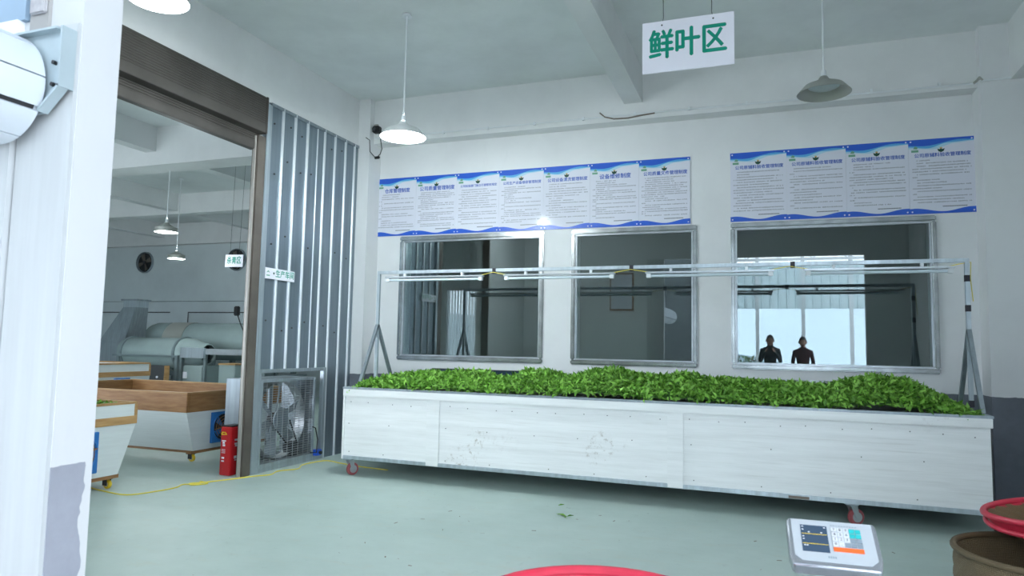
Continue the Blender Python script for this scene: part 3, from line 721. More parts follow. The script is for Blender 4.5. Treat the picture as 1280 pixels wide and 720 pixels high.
# ================================================================== SIGNS
def hang_sign(x0, x1, y, z0, z1, body, label, ry, wires, name='hanging_sign', mir=False, bold=.045, size=.60):
    t = thing(name, label, 'sign', ((x0 + x1) / 2, y, z0)); W[t.name] = (0, 0, 0)
    w = x1 - x0; h = z1 - z0
    bx(-w / 2, w / 2, -.004, .004, 0, h).build('board', M['sign'], t, bevel=.002)
    text_mb(body, h * size, (0, -.0045, h * .50), (1, 0, 0), (0, 0, 1), bold=bold, stretch=.80).build('lettering', M['green_print'], t, smooth=False, recalc=False)
    for s in (-1, 1):
        xa = s * w * .28; MB().tube([(xa, 0, h - .03), (xa - s * .01, 0, h + .02), (xa + wires * .06 * s * 0 - .0, 0, H - z0)], .0025, 5).build('wire', M['darkgrey'], t)
        MB().cyl((xa, -.006, h - .03), (xa, .006, h - .03), .006, 8).build('hook', M['darkgrey'], t)
    t.rotation_euler = (0, ry, 0)
    return t
hang_sign(4.363, 4.957, -3.60, 3.245, 3.60, '鲜叶区', 'white sign with three green characters hanging from the ceiling over the trough', 0.0, 1)
hang_sign(-2.92, -2.57, .55, 2.56, 2.755, '杀青区', 'small white hanging sign with three green characters inside the hall', 0.02, 1)
ws = thing('wall_sign', 'narrow white sign with green characters on the corrugated sheet', 'sign', (.03, -1.8, 2.09))
bx(.022, .030, -2.05, -1.55, 2.085, 2.205).build('board', M['sign'], ws, bevel=.002)
text_mb('生产车间', .088, (.030, -1.72, 2.146), (0, 1, 0), (0, 0, 1), bold=.03, stretch=.92).build('lettering', M['green_print'], ws, smooth=False, recalc=False)
m = MB(); m.add([(.0315, -1.925, 2.155), (.0315, -1.91, 2.130), (.0315, -1.895, 2.155), (.0315, -1.91, 2.163)], [(0, 1, 2, 3)]); m.build('emblem_leaf', M['dkgreen_print'], ws, recalc=False)
m = MB(); m.add([(.0315, -2.035, 2.150), (.0315, -2.00, 2.178), (.0315, -1.975, 2.150), (.0315, -2.00, 2.160)], [(0, 1, 2, 3)]); m.add([(.0315, -2.03, 2.115), (.0315, -1.975, 2.115), (.0315, -1.975, 2.128), (.0315, -2.03, 2.128)], [(0, 1, 2, 3)])
m.build('corner_mark', M['pale_green_print'], ws, recalc=False)

# ================================================================== LAMPS
def pendant(x, y, z, d, lit, label, name='pendant_lamp', power=LAMP_W, white=False, ceil=H, group=None):
    t = thing(name, label, 'lamp', (x, y, z), group); r = d / 2
    MB().tube([(x, y, z + .20), (x, y, ceil - .02)], .008, 8).build('rod', M['white_metal'], t)
    MB().lathe([(.05, 0), (.045, .02), (.012, .03)], (x, y, ceil - .03), 16, cap0=True).build('ceiling_rose', M['white_metal'], t)
    MB().lathe([(.018, .215), (.024, .20), (.024, .165), (.03, .15)], (x, y, z), 16, cap0=False).build('socket', M['white_metal'], t)
    prof = [(.032, .155), (.05, .125), (.11, .092), (.165, .072), (r * .92, .022), (r, .0), (r - .004, .0), (r * .90, .018), (.16, .064), (.105, .084), (.045, .115)]
    prof = [(min(a, r) , b) for a, b in prof]
    MB().lathe(prof, (x, y, z), 32).build('shade', M['shade_glow'] if white else M['shade'], t)
    if lit:
        MB().lathe([(.04, .11), (.085, .09), (.11, .06), (.10, .03), (.06, .012), (.001, .005)], (x, y, z), 20).build('bulb', M['bulb'], t)
        ld = bpy.data.lights.new('bulb_light', 'POINT'); ld.energy = power; ld.color = (.88, .97, 1.0); ld.shadow_soft_size = .05
        lo = bpy.data.objects.new('bulb_light', ld); COL.objects.link(lo); lo.parent = t; lo.location = (0, 0, -.06)
    else:
        MB().lathe([(.12, .078), (.13, .062), (.10, .048), (.05, .040), (.001, .038)], (x, y, z), 20).build('bulb', M['bulb_off'], t)
    return t
pendant(1.81, -2.30, 3.415, .447, True, 'lit pendant lamp with glow-whitened shade above the left end of the trough', white=True)
pendant(5.63, -1.55, 3.70, .455, False, 'unlit grey pendant lamp hanging over the right window')
pendant(1.05, -4.55, 3.83, .42, True, 'lit pendant lamp cut off at the top, above the shutter', white=True, power=LAMP_W * .4)
pendant(-3.75, .15, 3.085, .345, True, 'larger lit pendant lamp inside the hall', power=LAMP_W * .6)
pendant(-6.0, 2.55, 3.02, .33, True, 'smaller lit pendant lamp further inside the hall', power=LAMP_W * .6)

# ================================================================== EXHAUST FAN
ef = thing('exhaust_fan', 'square galvanised exhaust fan with wire guard set in the corrugated wall', 'fan', (-.2, -1.53, .05))
fy0, fy1, fz0, fz1 = -2.015, -1.045, .05, .99; cy, cz = (fy0 + fy1) / 2, .52
for nm, a in (('housing_side', (-.45, 0, fy0, fy0 + .03, fz0, fz1)), ('housing_side', (-.45, 0, fy1 - .03, fy1, fz0, fz1)), ('housing_top', (-.45, 0, fy0 + .03, fy1 - .03, fz1 - .03, fz1)), ('housing_bottom', (-.45, 0, fy0 + .03, fy1 - .03, fz0, fz0 + .03))):
    bx(*a).build(nm, M['galv_dark'], ef, bevel=.003)
for nm, a in (('guard_frame', (.0, .022, fy0, fy0 + .035, fz0, fz1)), ('guard_frame', (.0, .022, fy1 - .035, fy1, fz0, fz1)), ('guard_frame', (.0, .022, fy0 + .035, fy1 - .035, fz1 - .035, fz1)), ('guard_frame', (.0, .022, fy0 + .035, fy1 - .035, fz0, fz0 + .035))):
    bx(*a).build(nm, M['galv'], ef, bevel=.003)
m = MB(); k = 40; R_ = .445
ring = [(cy + R_ * math.cos(2 * PI * i / k), cz + R_ * math.sin(2 * PI * i / k)) for i in range(k)]
def sqp(a):
    c, s = math.cos(a), math.sin(a); q = .455 / max(abs(c), abs(s)); return (cy + c * q, cz + s * q)
vs = [(-.22, p[0], p[1]) for p in ring] + [(-.22, *sqp(2 * PI * i / k)) for i in range(k)]
m.add(vs, [(i, (i + 1) % k, (i + 1) % k + k, i + k) for i in range(k)]); m.build('shroud_plate', M['galv'], ef)
MB().lathe([(R_, -.22), (R_ * .985, -.14), (R_ * .97, -.08), (R_ * .965, -.08), (R_ * .98, -.14)], (0, cy, cz), 40, axis='x').build('venturi_ring', M['alu'], ef)
for i in range(6):
    a = 2 * PI * i / 6 + .35; ca, sa = math.cos(a), math.sin(a)
    def q(r, t, x): return (x, cy + r * ca - t * sa, cz + r * sa + t * ca)
    MB().hexa([q(.08, -.03, -.19), q(.40, -.065, -.20), q(.40, -.065, -.196), q(.08, -.03, -.186), q(.08, .03, -.16), q(.40, .055, -.135), q(.40, .055, -.131), q(.08, .03, -.156)]).build('blade', M['galv_dark'], ef)
MB().cyl((-.22, cy, cz), (-.10, cy, cz), .075, 20).build('hub', M['darkgrey'], ef)
MB().lathe([(.13, -.095), (.14, -.085), (.13, -.075), (.03, -.08)], (0, cy, cz), 24, axis='x', cap1=True).build('pulley', M['galv_dark'], ef)
bx(-.26, -.235, cy - .03, cy + .03, fz0, fz1).build('bearing_bar', M['galv_dark'], ef)
bx(-.20, -.06, fy1 - .30, fy1 - .14, fz0 + .03, fz0 + .19).build('motor', M['darkgrey'], ef, bevel=.02)
MB().tube([(-.07, cy + .14, cz - .02), (-.07, fy1 - .17, fz0 + .13)], .008, 6).build('drive_belt', M['black'], ef)
MB().tube([(-.07, cy - .1, cz - .10), (-.07, fy1 - .27, fz0 + .08)], .008, 6).build('drive_belt', M['black'], ef)
for z in np.linspace(fz0 + .05, fz1 - .05, 33): MB().tube([(.012, fy0 + .03, z), (.012, fy1 - .03, z)], .0028, 4).build('guard_wire', M['alu'], ef, smooth=False, recalc=False)
for y in np.linspace(fy0 + .10, fy1 - .10, 9): MB().tube([(.017, y, fz0 + .03), (.017, y, fz1 - .03)], .0034, 4).build('guard_wire', M['alu'], ef, smooth=False, recalc=False)
tag(MB().tube([(.035, -1.12, .10), (.05, -1.02, .09), (.03, -.98, .24), (.03, -1.03, .38), (.02, -1.08, .40)], .007, 6).build('power_lead', M['black']), 'black power lead looping beside the exhaust fan', 'cable')
pl = thing('plug_box', 'blue plug connector at the lower corner of the fan opening', 'plug', (.02, -.97, .05))
bx(-.02, .06, -1.02, -.92, .05, .12).build('body', M['blue_print'], pl, bevel=.008); MB().cyl((.06, -.97, .085), (.085, -.97, .085), .02, 10).build('socket', M['black'], pl)

# ================================================================== RED BOX, CORD, CCTV
rb = thing('extinguisher_box', 'red metal fire extinguisher box standing at the shutter jamb', 'box', (-.20, -2.16, 0))
rx0, rx1, ry0, ry1 = -.275, -.135, -2.25, -2.06
bx(rx0, rx1, ry0, ry1, 0, .50).build('body', M['red'], rb, bevel=.008)
bx(rx0 + .008, rx1 - .008, ry0 + .008, ry1 - .008, .50, .516).build('lid', M['black'], rb, bevel=.004)
bx(rx0 - .001, rx1 + .001, ry0 - .002, ry1, .455, .462).build('seam', M['red'], rb)
MB().tube([(rx0 + .02, ry0 - .006, .425), (rx0 + .03, ry0 - .012, .445), (rx0 + .07, ry0 - .012, .445), (rx0 + .085, ry0 - .006, .425), (rx0 + .02, ry0 - .006, .42)], .006, 6, closed=True).build('handle', M['yellow'], rb)
m = MB()
for (a, b, c, d) in ((.02, .075, .350, .362), (.03, .06, .325, .346), (.032, .066, .30, .32), (.02, .07, .262, .268), (.02, .07, .246, .252), (.02, .07, .23, .236), (.025, .06, .17, .19), (.025, .06, .14, .155)):
    m.add([(rx0 + a, ry0 - .001, c), (rx0 + b, ry0 - .001, c), (rx0 + b, ry0 - .001, d), (rx0 + a, ry0 - .001, d)], [(0, 1, 2, 3)])
for (a, b, c, d) in ((.05, .10, .355, .375), (.05, .11, .315, .335), (.06, .10, .295, .313), (.05, .10, .17, .20), (.06, .09, .15, .162)):
    m.add([(rx1 + .001, ry0 + a, c), (rx1 + .001, ry0 + b, c), (rx1 + .001, ry0 + b, d), (rx1 + .001, ry0 + a, d)], [(0, 1, 2, 3)])
m.build('white_marks', M['sign'], rb, recalc=False)
zc = .006
cord = [(-.95, -3.25), (-.854, -3.27), (-.62, -3.33), (-.28, -3.36), (-.17, -3.12), (-.151, -2.93), (-.20, -2.80), (-.08, -2.72), (-.16, -2.62), (-.03, -2.66), (-.10, -2.78), (-.18, -2.74), (-.115, -2.66), (-.02, -2.48), (.045, -2.33), (.12, -2.16), (.20, -2.02), (.14, -1.82), (.24, -1.62), (.14, -1.42), (.13, -1.22), (.20, -1.02), (.45, -1.10), (.80, -1.20), (1.2, -1.25)]
cpts = []
for i in range(len(cord) - 1):                      # catmull-rom
    p0, p1, p2, p3 = (Vector(cord[max(0, min(len(cord) - 1, i + d))]) for d in (-1, 0, 1, 2))
    for t in np.linspace(0, 1, 7)[:-1]:
        c = .5 * ((2 * p1) + (p2 - p0) * t + (2 * p0 - 5 * p1 + 4 * p2 - p3) * t * t + (3 * p1 - p0 - 3 * p2 + p3) * t ** 3); cpts.append((c.x, c.y, zc))
tag(MB().tube(cpts, .0065, 6).build('extension_cord', M['yellow_cord']), 'yellow extension cord looping across the floor past the shutter', 'cord')
cc = thing('security_camera', 'small black camera bracket on the white corner column', 'camera', (.27, -.24, 4.24))
bx(.185, .25, -.225, -.2, 4.28, 4.34).build('base', M['shade'], cc, bevel=.006); bx(.21, .31, -.31, -.22, 4.20, 4.29).build('body', M['black'], cc, bevel=.012); MB().cyl((.25, -.335, 4.24), (.25, -.31, 4.24), .024, 12).build('lens', M['darkgrey'], cc)
tag(MB().tube([(.28, -.21, 4.20), (.29, -.215, 4.12), (.31, -.205, 4.0), (.29, -.21, 3.93), (.24, -.22, 3.88), (.21, -.24, 3.90), (.18, -.29, 3.95), (.178, -.306, 4.10), (.12, -.306, 4.14)], .006, 6).build('dangling_cable', M['darkgrey']), 'dark cable looping down beside the corner column', 'cable')
tag(bx(.205, .285, -.225, -.2, 3.865, 3.90).build('cable_joint', M['black'], bevel=.008), 'black taped joint at the bottom of the dangling cable', 'connector')

# ================================================================== HALL: CARTS
def cart(x1, y0, y1, L, zt, label, sc=1.0, top_in=.15):
    """white trapezoid leaf cart with a varnished timber collar; end with the blue fan faces +x at x1"""
    t = thing('leaf_cart', label, 'cart', (x1 - L / 2, (y0 + y1) / 2, 0), 'leaf carts in the hall')
    z0 = .13; zm = zt - .21; i = top_in; x0 = x1 - L
    def slab(pa, pb, th, nrm): return MB().hexa([Vector(p) for p in pa] + [Vector(p) for p in pb])
    e = .02
    # flared lower body: four sloped boards
    MB().hexa([(x0 + i, y0 + i, z0), (x1 - .03, y0 + i, z0), (x1 - .03, y0 + i + e, z0), (x0 + i, y0 + i + e, z0), (x0, y0, zm), (x1 - .02, y0, zm), (x1 - .02, y0 + e, zm), (x0, y0 + e, zm)]).build('side_board', M['cartboard'], t)
    MB().hexa([(x0 + i, y1 - i - e, z0), (x1 - .03, y1 - i - e, z0), (x1 - .03, y1 - i, z0), (x0 + i, y1 - i, z0), (x0, y1 - e, zm), (x1 - .02, y1 - e, zm), (x1 - .02, y1, zm), (x0, y1, zm)]).build('side_board', M['cartboard'], t)
    MB().hexa([(x1 - .03, y0 + i, z0), (x1 - .01, y0 + i, z0), (x1 - .01, y1 - i, z0), (x1 - .03, y1 - i, z0), (x1 - .02, y0, zm), (x1, y0, zm), (x1, y1, zm), (x1 - .02, y1, zm)]).build('end_board', M['cartboard'], t)
    MB().hexa([(x0 + i, y0 + i, z0), (x0 + i + e, y0 + i, z0), (x0 + i + e, y1 - i, z0), (x0 + i, y1 - i, z0), (x0, y0, zm), (x0 + e, y0, zm), (x0 + e, y1, zm), (x0, y1, zm)]).build('end_board', M['cartboard'], t)
    bx(x0 + .2, x1 - .05, y0 + i + .04, y0 + i + .10, z0 - .035, z0).build('skid', M['wood'], t); bx(x0 + .2, x1 - .05, y1 - i - .10, y1 - i - .04, z0 - .035, z0).build('skid', M['wood'], t)
    bx(x1 - .09, x1 - .02, y0 + i - .02, y1 - i + .02, z0 - .035, z0).build('skid', M['wood'], t)
    return t, x0, zm
def cart_collar(t, x0, x1, y0, y1, zm, zt, inner):
    k = .03
    if inner:     # solid timber collar
        for nm, a in (('collar_board', (x0, x1, y0 - .005, y0 + k, zm, zt)), ('collar_board', (x0, x1, y1 - k, y1 + .005, zm, zt)), ('collar_board', (x1 - k, x1 + .006, y0 + k, y1 - k, zm, zt)), ('collar_board', (x0, x0 + k, y0 + k, y1 - k, zm, zt))):
            bx(*a).build(nm, M['wood'], t, bevel=.004)
        for nm, a in (('rim_board', (x0 - .01, x1 + .01, y0 - .012, y0 + .04, zt, zt + .018)), ('rim_board', (x0 - .01, x1 + .01, y1 - .04, y1 + .012, zt, zt + .018)), ('rim_board', (x1 - .04, x1 + .012, y0 + .04, y1 - .04, zt, zt + .018)), ('rim_board', (x0 - .012, x0 + .04, y0 + .04, y1 - .04, zt, zt + .018))):
            bx(*a).build(nm, M['wood_pale'], t, bevel=.004)
    else:         # white infill between pale timber rails
        for nm, a in (('rail', (x0, x1, y0 - .006, y0 + k, zm, zm + .075)), ('rail', (x0, x1, y1 - k, y1 + .006, zm, zm + .075)), ('rail', (x1 - k, x1 + .010, y0 - .006, y1 + .006, zm, zm + .075)),
                      ('rail', (x0, x1, y0 - .004, y0 + k, zt - .022, zt)), ('rail', (x0, x1, y1 - k, y1 + .004, zt - .022, zt)), ('rail', (x1 - k, x1 + .008, y0 + k, y1 - k, zt - .022, zt))):
            bx(*a).build(nm, M['wood_pale'], t, bevel=.003)
        for y in (y0 - .004, y1 - .026): bx(x1 - .03, x1 + .009, y, y + .03, zm + .075, zt - .022).build('corner_post', M['wood_pale'], t)
        for nm, a in (('infill_panel', (x1 - .025, x1 + .002, y0 + .026, y1 - .026, zm + .075, zt - .022)), ('infill_panel', (x0, x1 - .03, y0, y0 + .02, zm + .075, zt - .022)), ('infill_panel', (x0, x1 - .03, y1 - .02, y1, zm + .075, zt - .022)), ('infill_panel', (x0, x0 + .02, y0 + .02, y1 - .02, zm, zt))):
            bx(*a).build(nm, M['cartboard'], t)
def cart_fan(t, x, y, z, s=.37):
    p = bx(x - .005, x + .022, y - s / 2, y + s / 2, z - s / 2, z + s / 2).build('fan_plate', M['blue_plate'], t, bevel=.004)
    r = s * .42
    MB().lathe([(r, x + .022), (r + .012, x + .034), (r + .02, x + .024), (r + .02, x + .022)], (0, y, z), 24, axis='x').build('fan_ring', M['blue_plate'], p)
    MB().lathe([(.001, x + .0235), (r, x + .0235)], (0, y, z), 24, axis='x').build('fan_mouth', M['black'], p)
    for k in range(5):
        a = 2 * PI * k / 5; ca, sa = math.cos(a), math.sin(a)
        def q(rr, tt, xx): return (xx, y + rr * ca - tt * sa, z + rr * sa + tt * ca)
        MB().hexa([q(.03, -.015, x + .026), q(r * .95, -.05, x + .026), q(r * .95, -.05, x + .028), q(.03, -.015, x + .028), q(.03, .015, x + .032), q(r * .95, .03, x + .036), q(r * .95, .03, x + .038), q(.03, .015, x + .034)]).build('fan_blade', M['blue_plate'], p)
    for k in range(3): MB().lathe([(r * (.35 + .25 * k) - .004, x + .040), (r * (.35 + .25 * k), x + .044), (r * (.35 + .25 * k) + .004, x + .040)], (0, y, z), 20, axis='x').build('guard_ring', M['wood'], p)
    MB().tube([(x + .042, y - r, z - .02), (x + .042, y, z), (x + .042, y + r, z + .04)], .006, 6).build('guard_bar', M['wood'], p)
    MB().cyl((x + .026, y, z), (x + .046, y, z), .03, 12).build('fan_hub', M['darkgrey'], p)
def cart_caster(t, x, y):
    c = bx(x - .04, x + .04, y - .035, y + .035, .085, .096).build('caster', M['black'], t)
    MB().cyl((x + .02, y - .016, .042), (x + .02, y + .016, .042), .042, 18).build('wheel', M['yellow'], c, bevel=.005)
    MB().cyl((x + .02, y - .019, .042), (x + .02, y + .019, .042), .022, 12).build('hub', M['alu'], c)
    for s in (-1, 1): bx(x - .02, x + .035, y + s * .022 - .002, y + s * .022 + .002, .03, .088).build('fork', M['black'], c)
def full_cart(x1, y0, y1, L, zt, label, inner, i, fan=True, fy=None, fz=.37, fs=.37):
    t, x0, zm = cart(x1, y0, y1, L, zt, label, top_in=i)
    cart_collar(t, x0, x1, y0, y1, zm, zt, inner)
    if fan: cart_fan(t, x1, fy if fy is not None else (y0 + y1) / 2, fz, fs)
    for x in (x1 - .09, x0 + i + .12):
        for y in (y0 + i + .05, y1 - i - .05): cart_caster(t, x, y)
    return t
full_cart(-.62, -4.45, -3.01, 2.7, .80, 'white leaf cart with pale timber rails, nearest, half hidden by the jamb', False, .16, fy=-3.60, fz=.365, fs=.37)
full_cart(-1.08, -1.92, -.22, 2.75, .785, 'white leaf cart with a deep brown timber collar, empty', True, .14, fy=-1.36, fz=.37, fs=.36)
full_cart(-4.2, -.75, .42, 2.4, 1.03, 'white leaf cart with pale timber rails, furthest, behind the brown-collared cart', False, .09, fy=-.10, fz=.66, fs=.28)
n = 1500
lc = thing('tea_leaves', 'small heap of green tea leaves in the nearest hall cart', 'tea leaves', (-1.6, -3.75, .7)); lc['kind'] = 'stuff'
def hz2(x, y): return .745 + .14 * np.exp(-((x + 1.15) ** 2 / .35 + (y + 3.72) ** 2 / .22)) + .02 * fbm(x * 1.5, y * 1.5)
gu, gv = np.meshgrid(np.linspace(-3.2, -.66, 40), np.linspace(-4.4, -3.06, 24), indexing='ij'); gz = hz2(gu, gv) - .01
mb = MB(); mb.add(list(zip(gu.ravel(), gv.ravel(), gz.ravel())), [(i * 24 + j, (i + 1) * 24 + j, (i + 1) * 24 + j + 1, i * 24 + j + 1) for i in range(39) for j in range(23)]); tag(mb.build('heap_core', M['heap'], lc, recalc=False), kind='stuff')
n = 7000; x = rng.uniform(-3.1, -.68, n); y = rng.uniform(-4.38, -3.08, n); leaf_field('leaves', np.stack([x, y, hz2(x, y)], 1), np.tile([0, 0, 1.], (n, 1)), .05, lc, M['leaf'])

# ================================================================== HALL: MACHINES
def drum(t, xa, xb, y, z, r, mat=None):
    MB().lathe([(r * .96, xa), (r, xa + .03), (r, xb - .03), (r * .96, xb)], (0, y, z), 40, axis='x', cap0=True, cap1=True).build('drum_shell', mat or M['machine'], t)
    for x in (xa + .10, xb - .16): MB().lathe([(r, x), (r + .025, x), (r + .025, x + .06), (r, x + .06)], (0, y, z), 40, axis='x').build('drum_hoop', M['machine_dark'], t)
dm = thing('fixation_drum', 'lower grey-green drum machine with open round mouth behind the carts', 'machine', (-7.8, 4.0, 0))
drum(dm, -8.75, -6.95, 4.0, 1.10, .345)
MB().lathe([(.345, -6.95), (.33, -6.80), (.25, -6.55), (.22, -6.42), (.20, -6.42), (.23, -6.56), (.30, -6.80), (.30, -6.94)], (0, 4.0, 1.10), 32, axis='x').build('mouth_cone', M['machine'], dm)
MB().lathe([(.001, -6.60), (.22, -6.58)], (0, 4.0, 1.10), 24, axis='x').build('mouth_dark', M['black'], dm)
bx(-8.8, -6.9, 3.60, 3.66, 1.02, 1.06).build('seam_rail', M['machine_dark'], dm)
for x in (-8.7, -7.0): bx(x, x + .08, 3.62, 3.70, 0, 1.05).build('leg', M['machine_dark'], dm); bx(x, x + .08, 4.3, 4.38, 0, 1.05).build('leg', M['machine_dark'], dm)
bx(-8.7, -6.6, 3.62, 4.38, .42, .50).build('bed_frame', M['machine_dark'], dm)
bx(-6.75, -6.20, 3.62, 4.2, .42, .86).build('gear_box', M['machine'], dm, bevel=.02)
bx(-6.72, -6.62, 3.60, 3.64, .58, .72).build('name_plate', M['sign'], dm)
bx(-6.75, -5.2, 3.62, 3.95, 1.10, 1.22).build('chute', M['alu'], dm, bevel=.01); bx(-6.78, -6.15, 3.56, 3.62, 1.02, 1.24).build('chute_side', M['galv'], dm)
for x in (-6.85, -6.2): bx(x, x + .06, 3.62, 3.68, 0, 1.12).build('leg', M['machine_dark'], dm)
dd = thing('dryer_drum', 'upper long grey-green cylinder of the drying machine at the far wall', 'machine', (-7.2, 5.2, 0))
MB().lathe([(.20, -9.35), (.40, -9.25), (.44, -9.1), (.44, -5.0), (.40, -4.95)], (0, 5.2, 1.38), 44, axis='x', cap0=True, cap1=True).build('drum_shell', M['machine'], dd)
MB().lathe([(.445, -8.6), (.452, -8.6), (.452, -8.0), (.445, -8.0)], (0, 5.2, 1.38), 44, axis='x').build('drum_band', M['shade'], dd)
bx(-6.0, -4.9, 4.70, 4.74, 1.20, 1.26).build('side_rail', M['machine_dark'], dd)
for x in (-9.0, -7.2, -5.4):
    for y in (4.85, 5.5): bx(x, x + .1, y, y + .1, 0, 1.05).build('leg', M['machine_dark'], dd)
bx(-9.2, -5.0, 4.85, 5.6, .55, .66).build('bed_frame', M['machine_dark'], dd)
bx(-6.1, -5.3, 4.5, 4.8, .3, .75).build('drive_case', M['machine_dark'], dd)
MB().tube([(-6.35, 4.72, 2.05), (-6.25, 4.74, 1.8), (-6.05, 4.74, 1.45), (-5.95, 4.74, 1.3)], .012, 6).build('dangling_wire', M['black'], dd)
bx(-6.42, -6.28, 4.68, 4.76, 1.98, 2.20).build('switch_box', M['black'], dd, bevel=.02)
hd = thing('exhaust_hood', 'tapered grey metal exhaust hood standing left of the drums', 'hood', (-9.0, 4.6, 0))
MB().hexa([(-9.75, 4.0, 1.30), (-8.95, 4.0, 1.30), (-8.95, 4.6, 1.30), (-9.75, 4.6, 1.30), (-9.20, 4.15, 2.15), (-8.80, 4.15, 2.15), (-8.80, 4.5, 2.15), (-9.20, 4.5, 2.15)]).build('hood_cone', M['galv_dark'], hd)
bx(-9.20, -8.80, 4.15, 4.5, 2.15, 2.30).build('hood_neck', M['galv'], hd); bx(-9.25, -8.75, 4.12, 4.53, 2.30, 2.34).build('neck_flange', M['galv_dark'], hd)
bx(-9.75, -8.95, 4.0, 4.6, .3, 1.30).build('hood_base', M['galv_dark'], hd); bx(-9.8, -8.9, 3.98, 4.62, 0, .3).build('plinth', M['machine_dark'], hd)
tb = thing('machine_table', 'low white-topped machine at the far left behind the carts', 'machine', (-10.6, 4.4, 0))
bx(-11.6, -10.0, 4.1, 4.8, .98, 1.12).build('tabletop', M['white_metal'], tb, bevel=.03)
for x in (-11.5, -10.15): bx(x, x + .08, 4.15, 4.22, 0, .98).build('leg', M['machine_dark'], tb); bx(x, x + .08, 4.68, 4.75, 0, .98).build('leg', M['machine_dark'], tb)
bx(-11.9, -10.3, 5.6, 6.1, .9, 1.32).build('cable_tray', M['galv_dark'], tb)
for x in (-11.8, -10.45): bx(x, x + .08, 5.8, 5.88, 0, .9).build('leg', M['machine_dark'], tb)
cb = thing('control_cabinet', 'dark control cabinet with a timber end under the drum machine', 'cabinet', (-7.3, 3.2, 0))
bx(-7.45, -6.66, 3.05, 3.16, 0, .86).build('body', M['darkgrey'], cb, bevel=.01); bx(-6.66, -6.64, 3.04, 3.16, 0, .86).build('end_board', M['wood_pale'], cb)
MB().cyl((-6.85, 3.035, .62), (-6.85, 3.05, .62), .025, 10).build('knob', M['sign'], cb)
ef2 = thing('side_cabinet', 'small pale machine cabinet near the jamb behind the brown cart', 'cabinet', (-5.0, 3.2, 0))
bx(-5.2, -4.8, 3.0, 3.4, 0, .92).build('body', M['machine'], ef2, bevel=.012); bx(-5.21, -4.79, 2.99, 3.41, .92, .95).build('top', M['wood_pale'], ef2)
for x, lab in ((-11.75, 'round wall exhaust fan at the left of the far wall'), (-8.45, 'round wall exhaust fan at the right, behind the small sign')):
    w = thing('wall_fan', lab, 'fan', (x, 6.99, 3.61), 'round fans in the far wall')
    MB().lathe([(.27, 6.995), (.29, 6.93), (.30, 6.93), (.31, 6.995)], (x, 0, 3.61), 28, axis='y').build('fan_ring', M['galv_dark'], w)
    MB().lathe([(.001, 6.992), (.27, 6.992)], (x, 0, 3.61), 24, axis='y').build('fan_opening', M['black'], w)
    for k in range(4):
        a = 2 * PI * k / 4 + .4; ca, sa = math.cos(a), math.sin(a)
        def q(rr, tt, yy): return (x + rr * ca - tt * sa, yy, 3.61 + rr * sa + tt * ca)
        MB().hexa([q(.04, -.03, 6.97), q(.24, -.08, 6.97), q(.24, -.08, 6.972), q(.04, -.03, 6.972), q(.04, .03, 6.95), q(.24, .06, 6.945), q(.24, .06, 6.947), q(.04, .03, 6.952)]).build('blade', M['bronze_rail'], w)
    MB().cyl((x, 6.93, 3.61), (x, 6.98, 3.61), .05, 12).build('hub', M['darkgrey'], w)
t3 = empty_struct('trim_3', 'dark conduit lines along the far hall wall')
for pts in ([(-13.3, 6.98, 2.17), (-10.72, 6.98, 2.17)], [(-8.0, 6.98, 2.17), (-10.05, 6.98, 2.17), (-10.05, 6.98, 1.80)], [(-13.3, 6.985, 2.48), (-8.0, 6.985, 2.48)]):
    MB().tube(pts, .014 if pts[0][2] < 2.3 else .008, 6).build('conduit', M['darkgrey'] if pts[0][2] < 2.3 else M['machine_dark'], t3)

# ================================================================== FRONT: HOOD ON THE LEFT
ah = thing('roller_hood', 'white roll-up curtain hood on a bracket at the upper left', 'hood', (2.85, -6.7, 2.22))
k = 20; prof = []
hc = (2.838, 2.195); hr = .178
def seg(a0, a1, r, y0, y1, name):
    pts = [(hc[0] + r * math.cos(a), hc[1] + r * math.sin(a)) for a in np.linspace(a0, a1, 6)]
    inn = [(hc[0] + (r - .012) * math.cos(a), hc[1] + (r - .012) * math.sin(a)) for a in np.linspace(a1, a0, 6)]
    ring = pts + inn; n = len(ring); mb = MB()
    mb.add([(u, y0, w) for u, w in ring] + [(u, y1, w) for u, w in ring], [(i, (i + 1) % n, (i + 1) % n + n, i + n) for i in range(n)] + [(i, i + 1, n - 2 - i, n - 1 - i) for i in range(5)] + [(n + i, 2 * n - 1 - i, 2 * n - 2 - i, n + i + 1) for i in range(5)])
    return mb.build(name, M['hood'], ah)
g = .018
for a0, a1 in ((-1.75, -1.12), (-1.10, -.50), (-.42, .12), (.14, .85), (.87, 1.6), (1.62, 2.6), (2.62, 4.5)): seg(a0 + g * .3, a1 - g * .3, hr, -9.3, -6.70, 'hood_slat')
MB().lathe([(.001, -6.697), (hr - .013, -6.697), (hr - .013, -6.71)], (hc[0], 0, hc[1]), 32, axis='y').build('end_cap', M['hood'], ah)
MB().cyl((hc[0], -9.3, hc[1]), (hc[0], -6.70, hc[1]), .16, 20).build('curtain_roll', M['darkgrey'], ah)
plt = [(2.78, 2.37), (3.085, 2.37), (3.085, 2.185), (3.0, 2.11), (2.60, 2.11), (2.60, 2.37)]
bp_ = MB().prism(plt, 'y', -6.683, -6.675).build('bracket_plate', M['plate'], ah)
MB().prism([(3.080, 2.375), (3.088, 2.375), (3.088, 2.18), (3.080, 2.18)], 'y', -6.71, -6.66).build('plate_lip', M['plate'], ah)
MB().prism([(3.088, 2.182), (3.082, 2.188), (2.998, 2.115), (3.002, 2.107)], 'y', -6.71, -6.675).build('plate_lip', M['plate'], ah)
MB().prism([(2.60, 2.37), (3.06, 2.37), (3.06, 2.377), (2.60, 2.377)], 'y', -6.71, -6.66).build('plate_lip', M['plate'], ah)
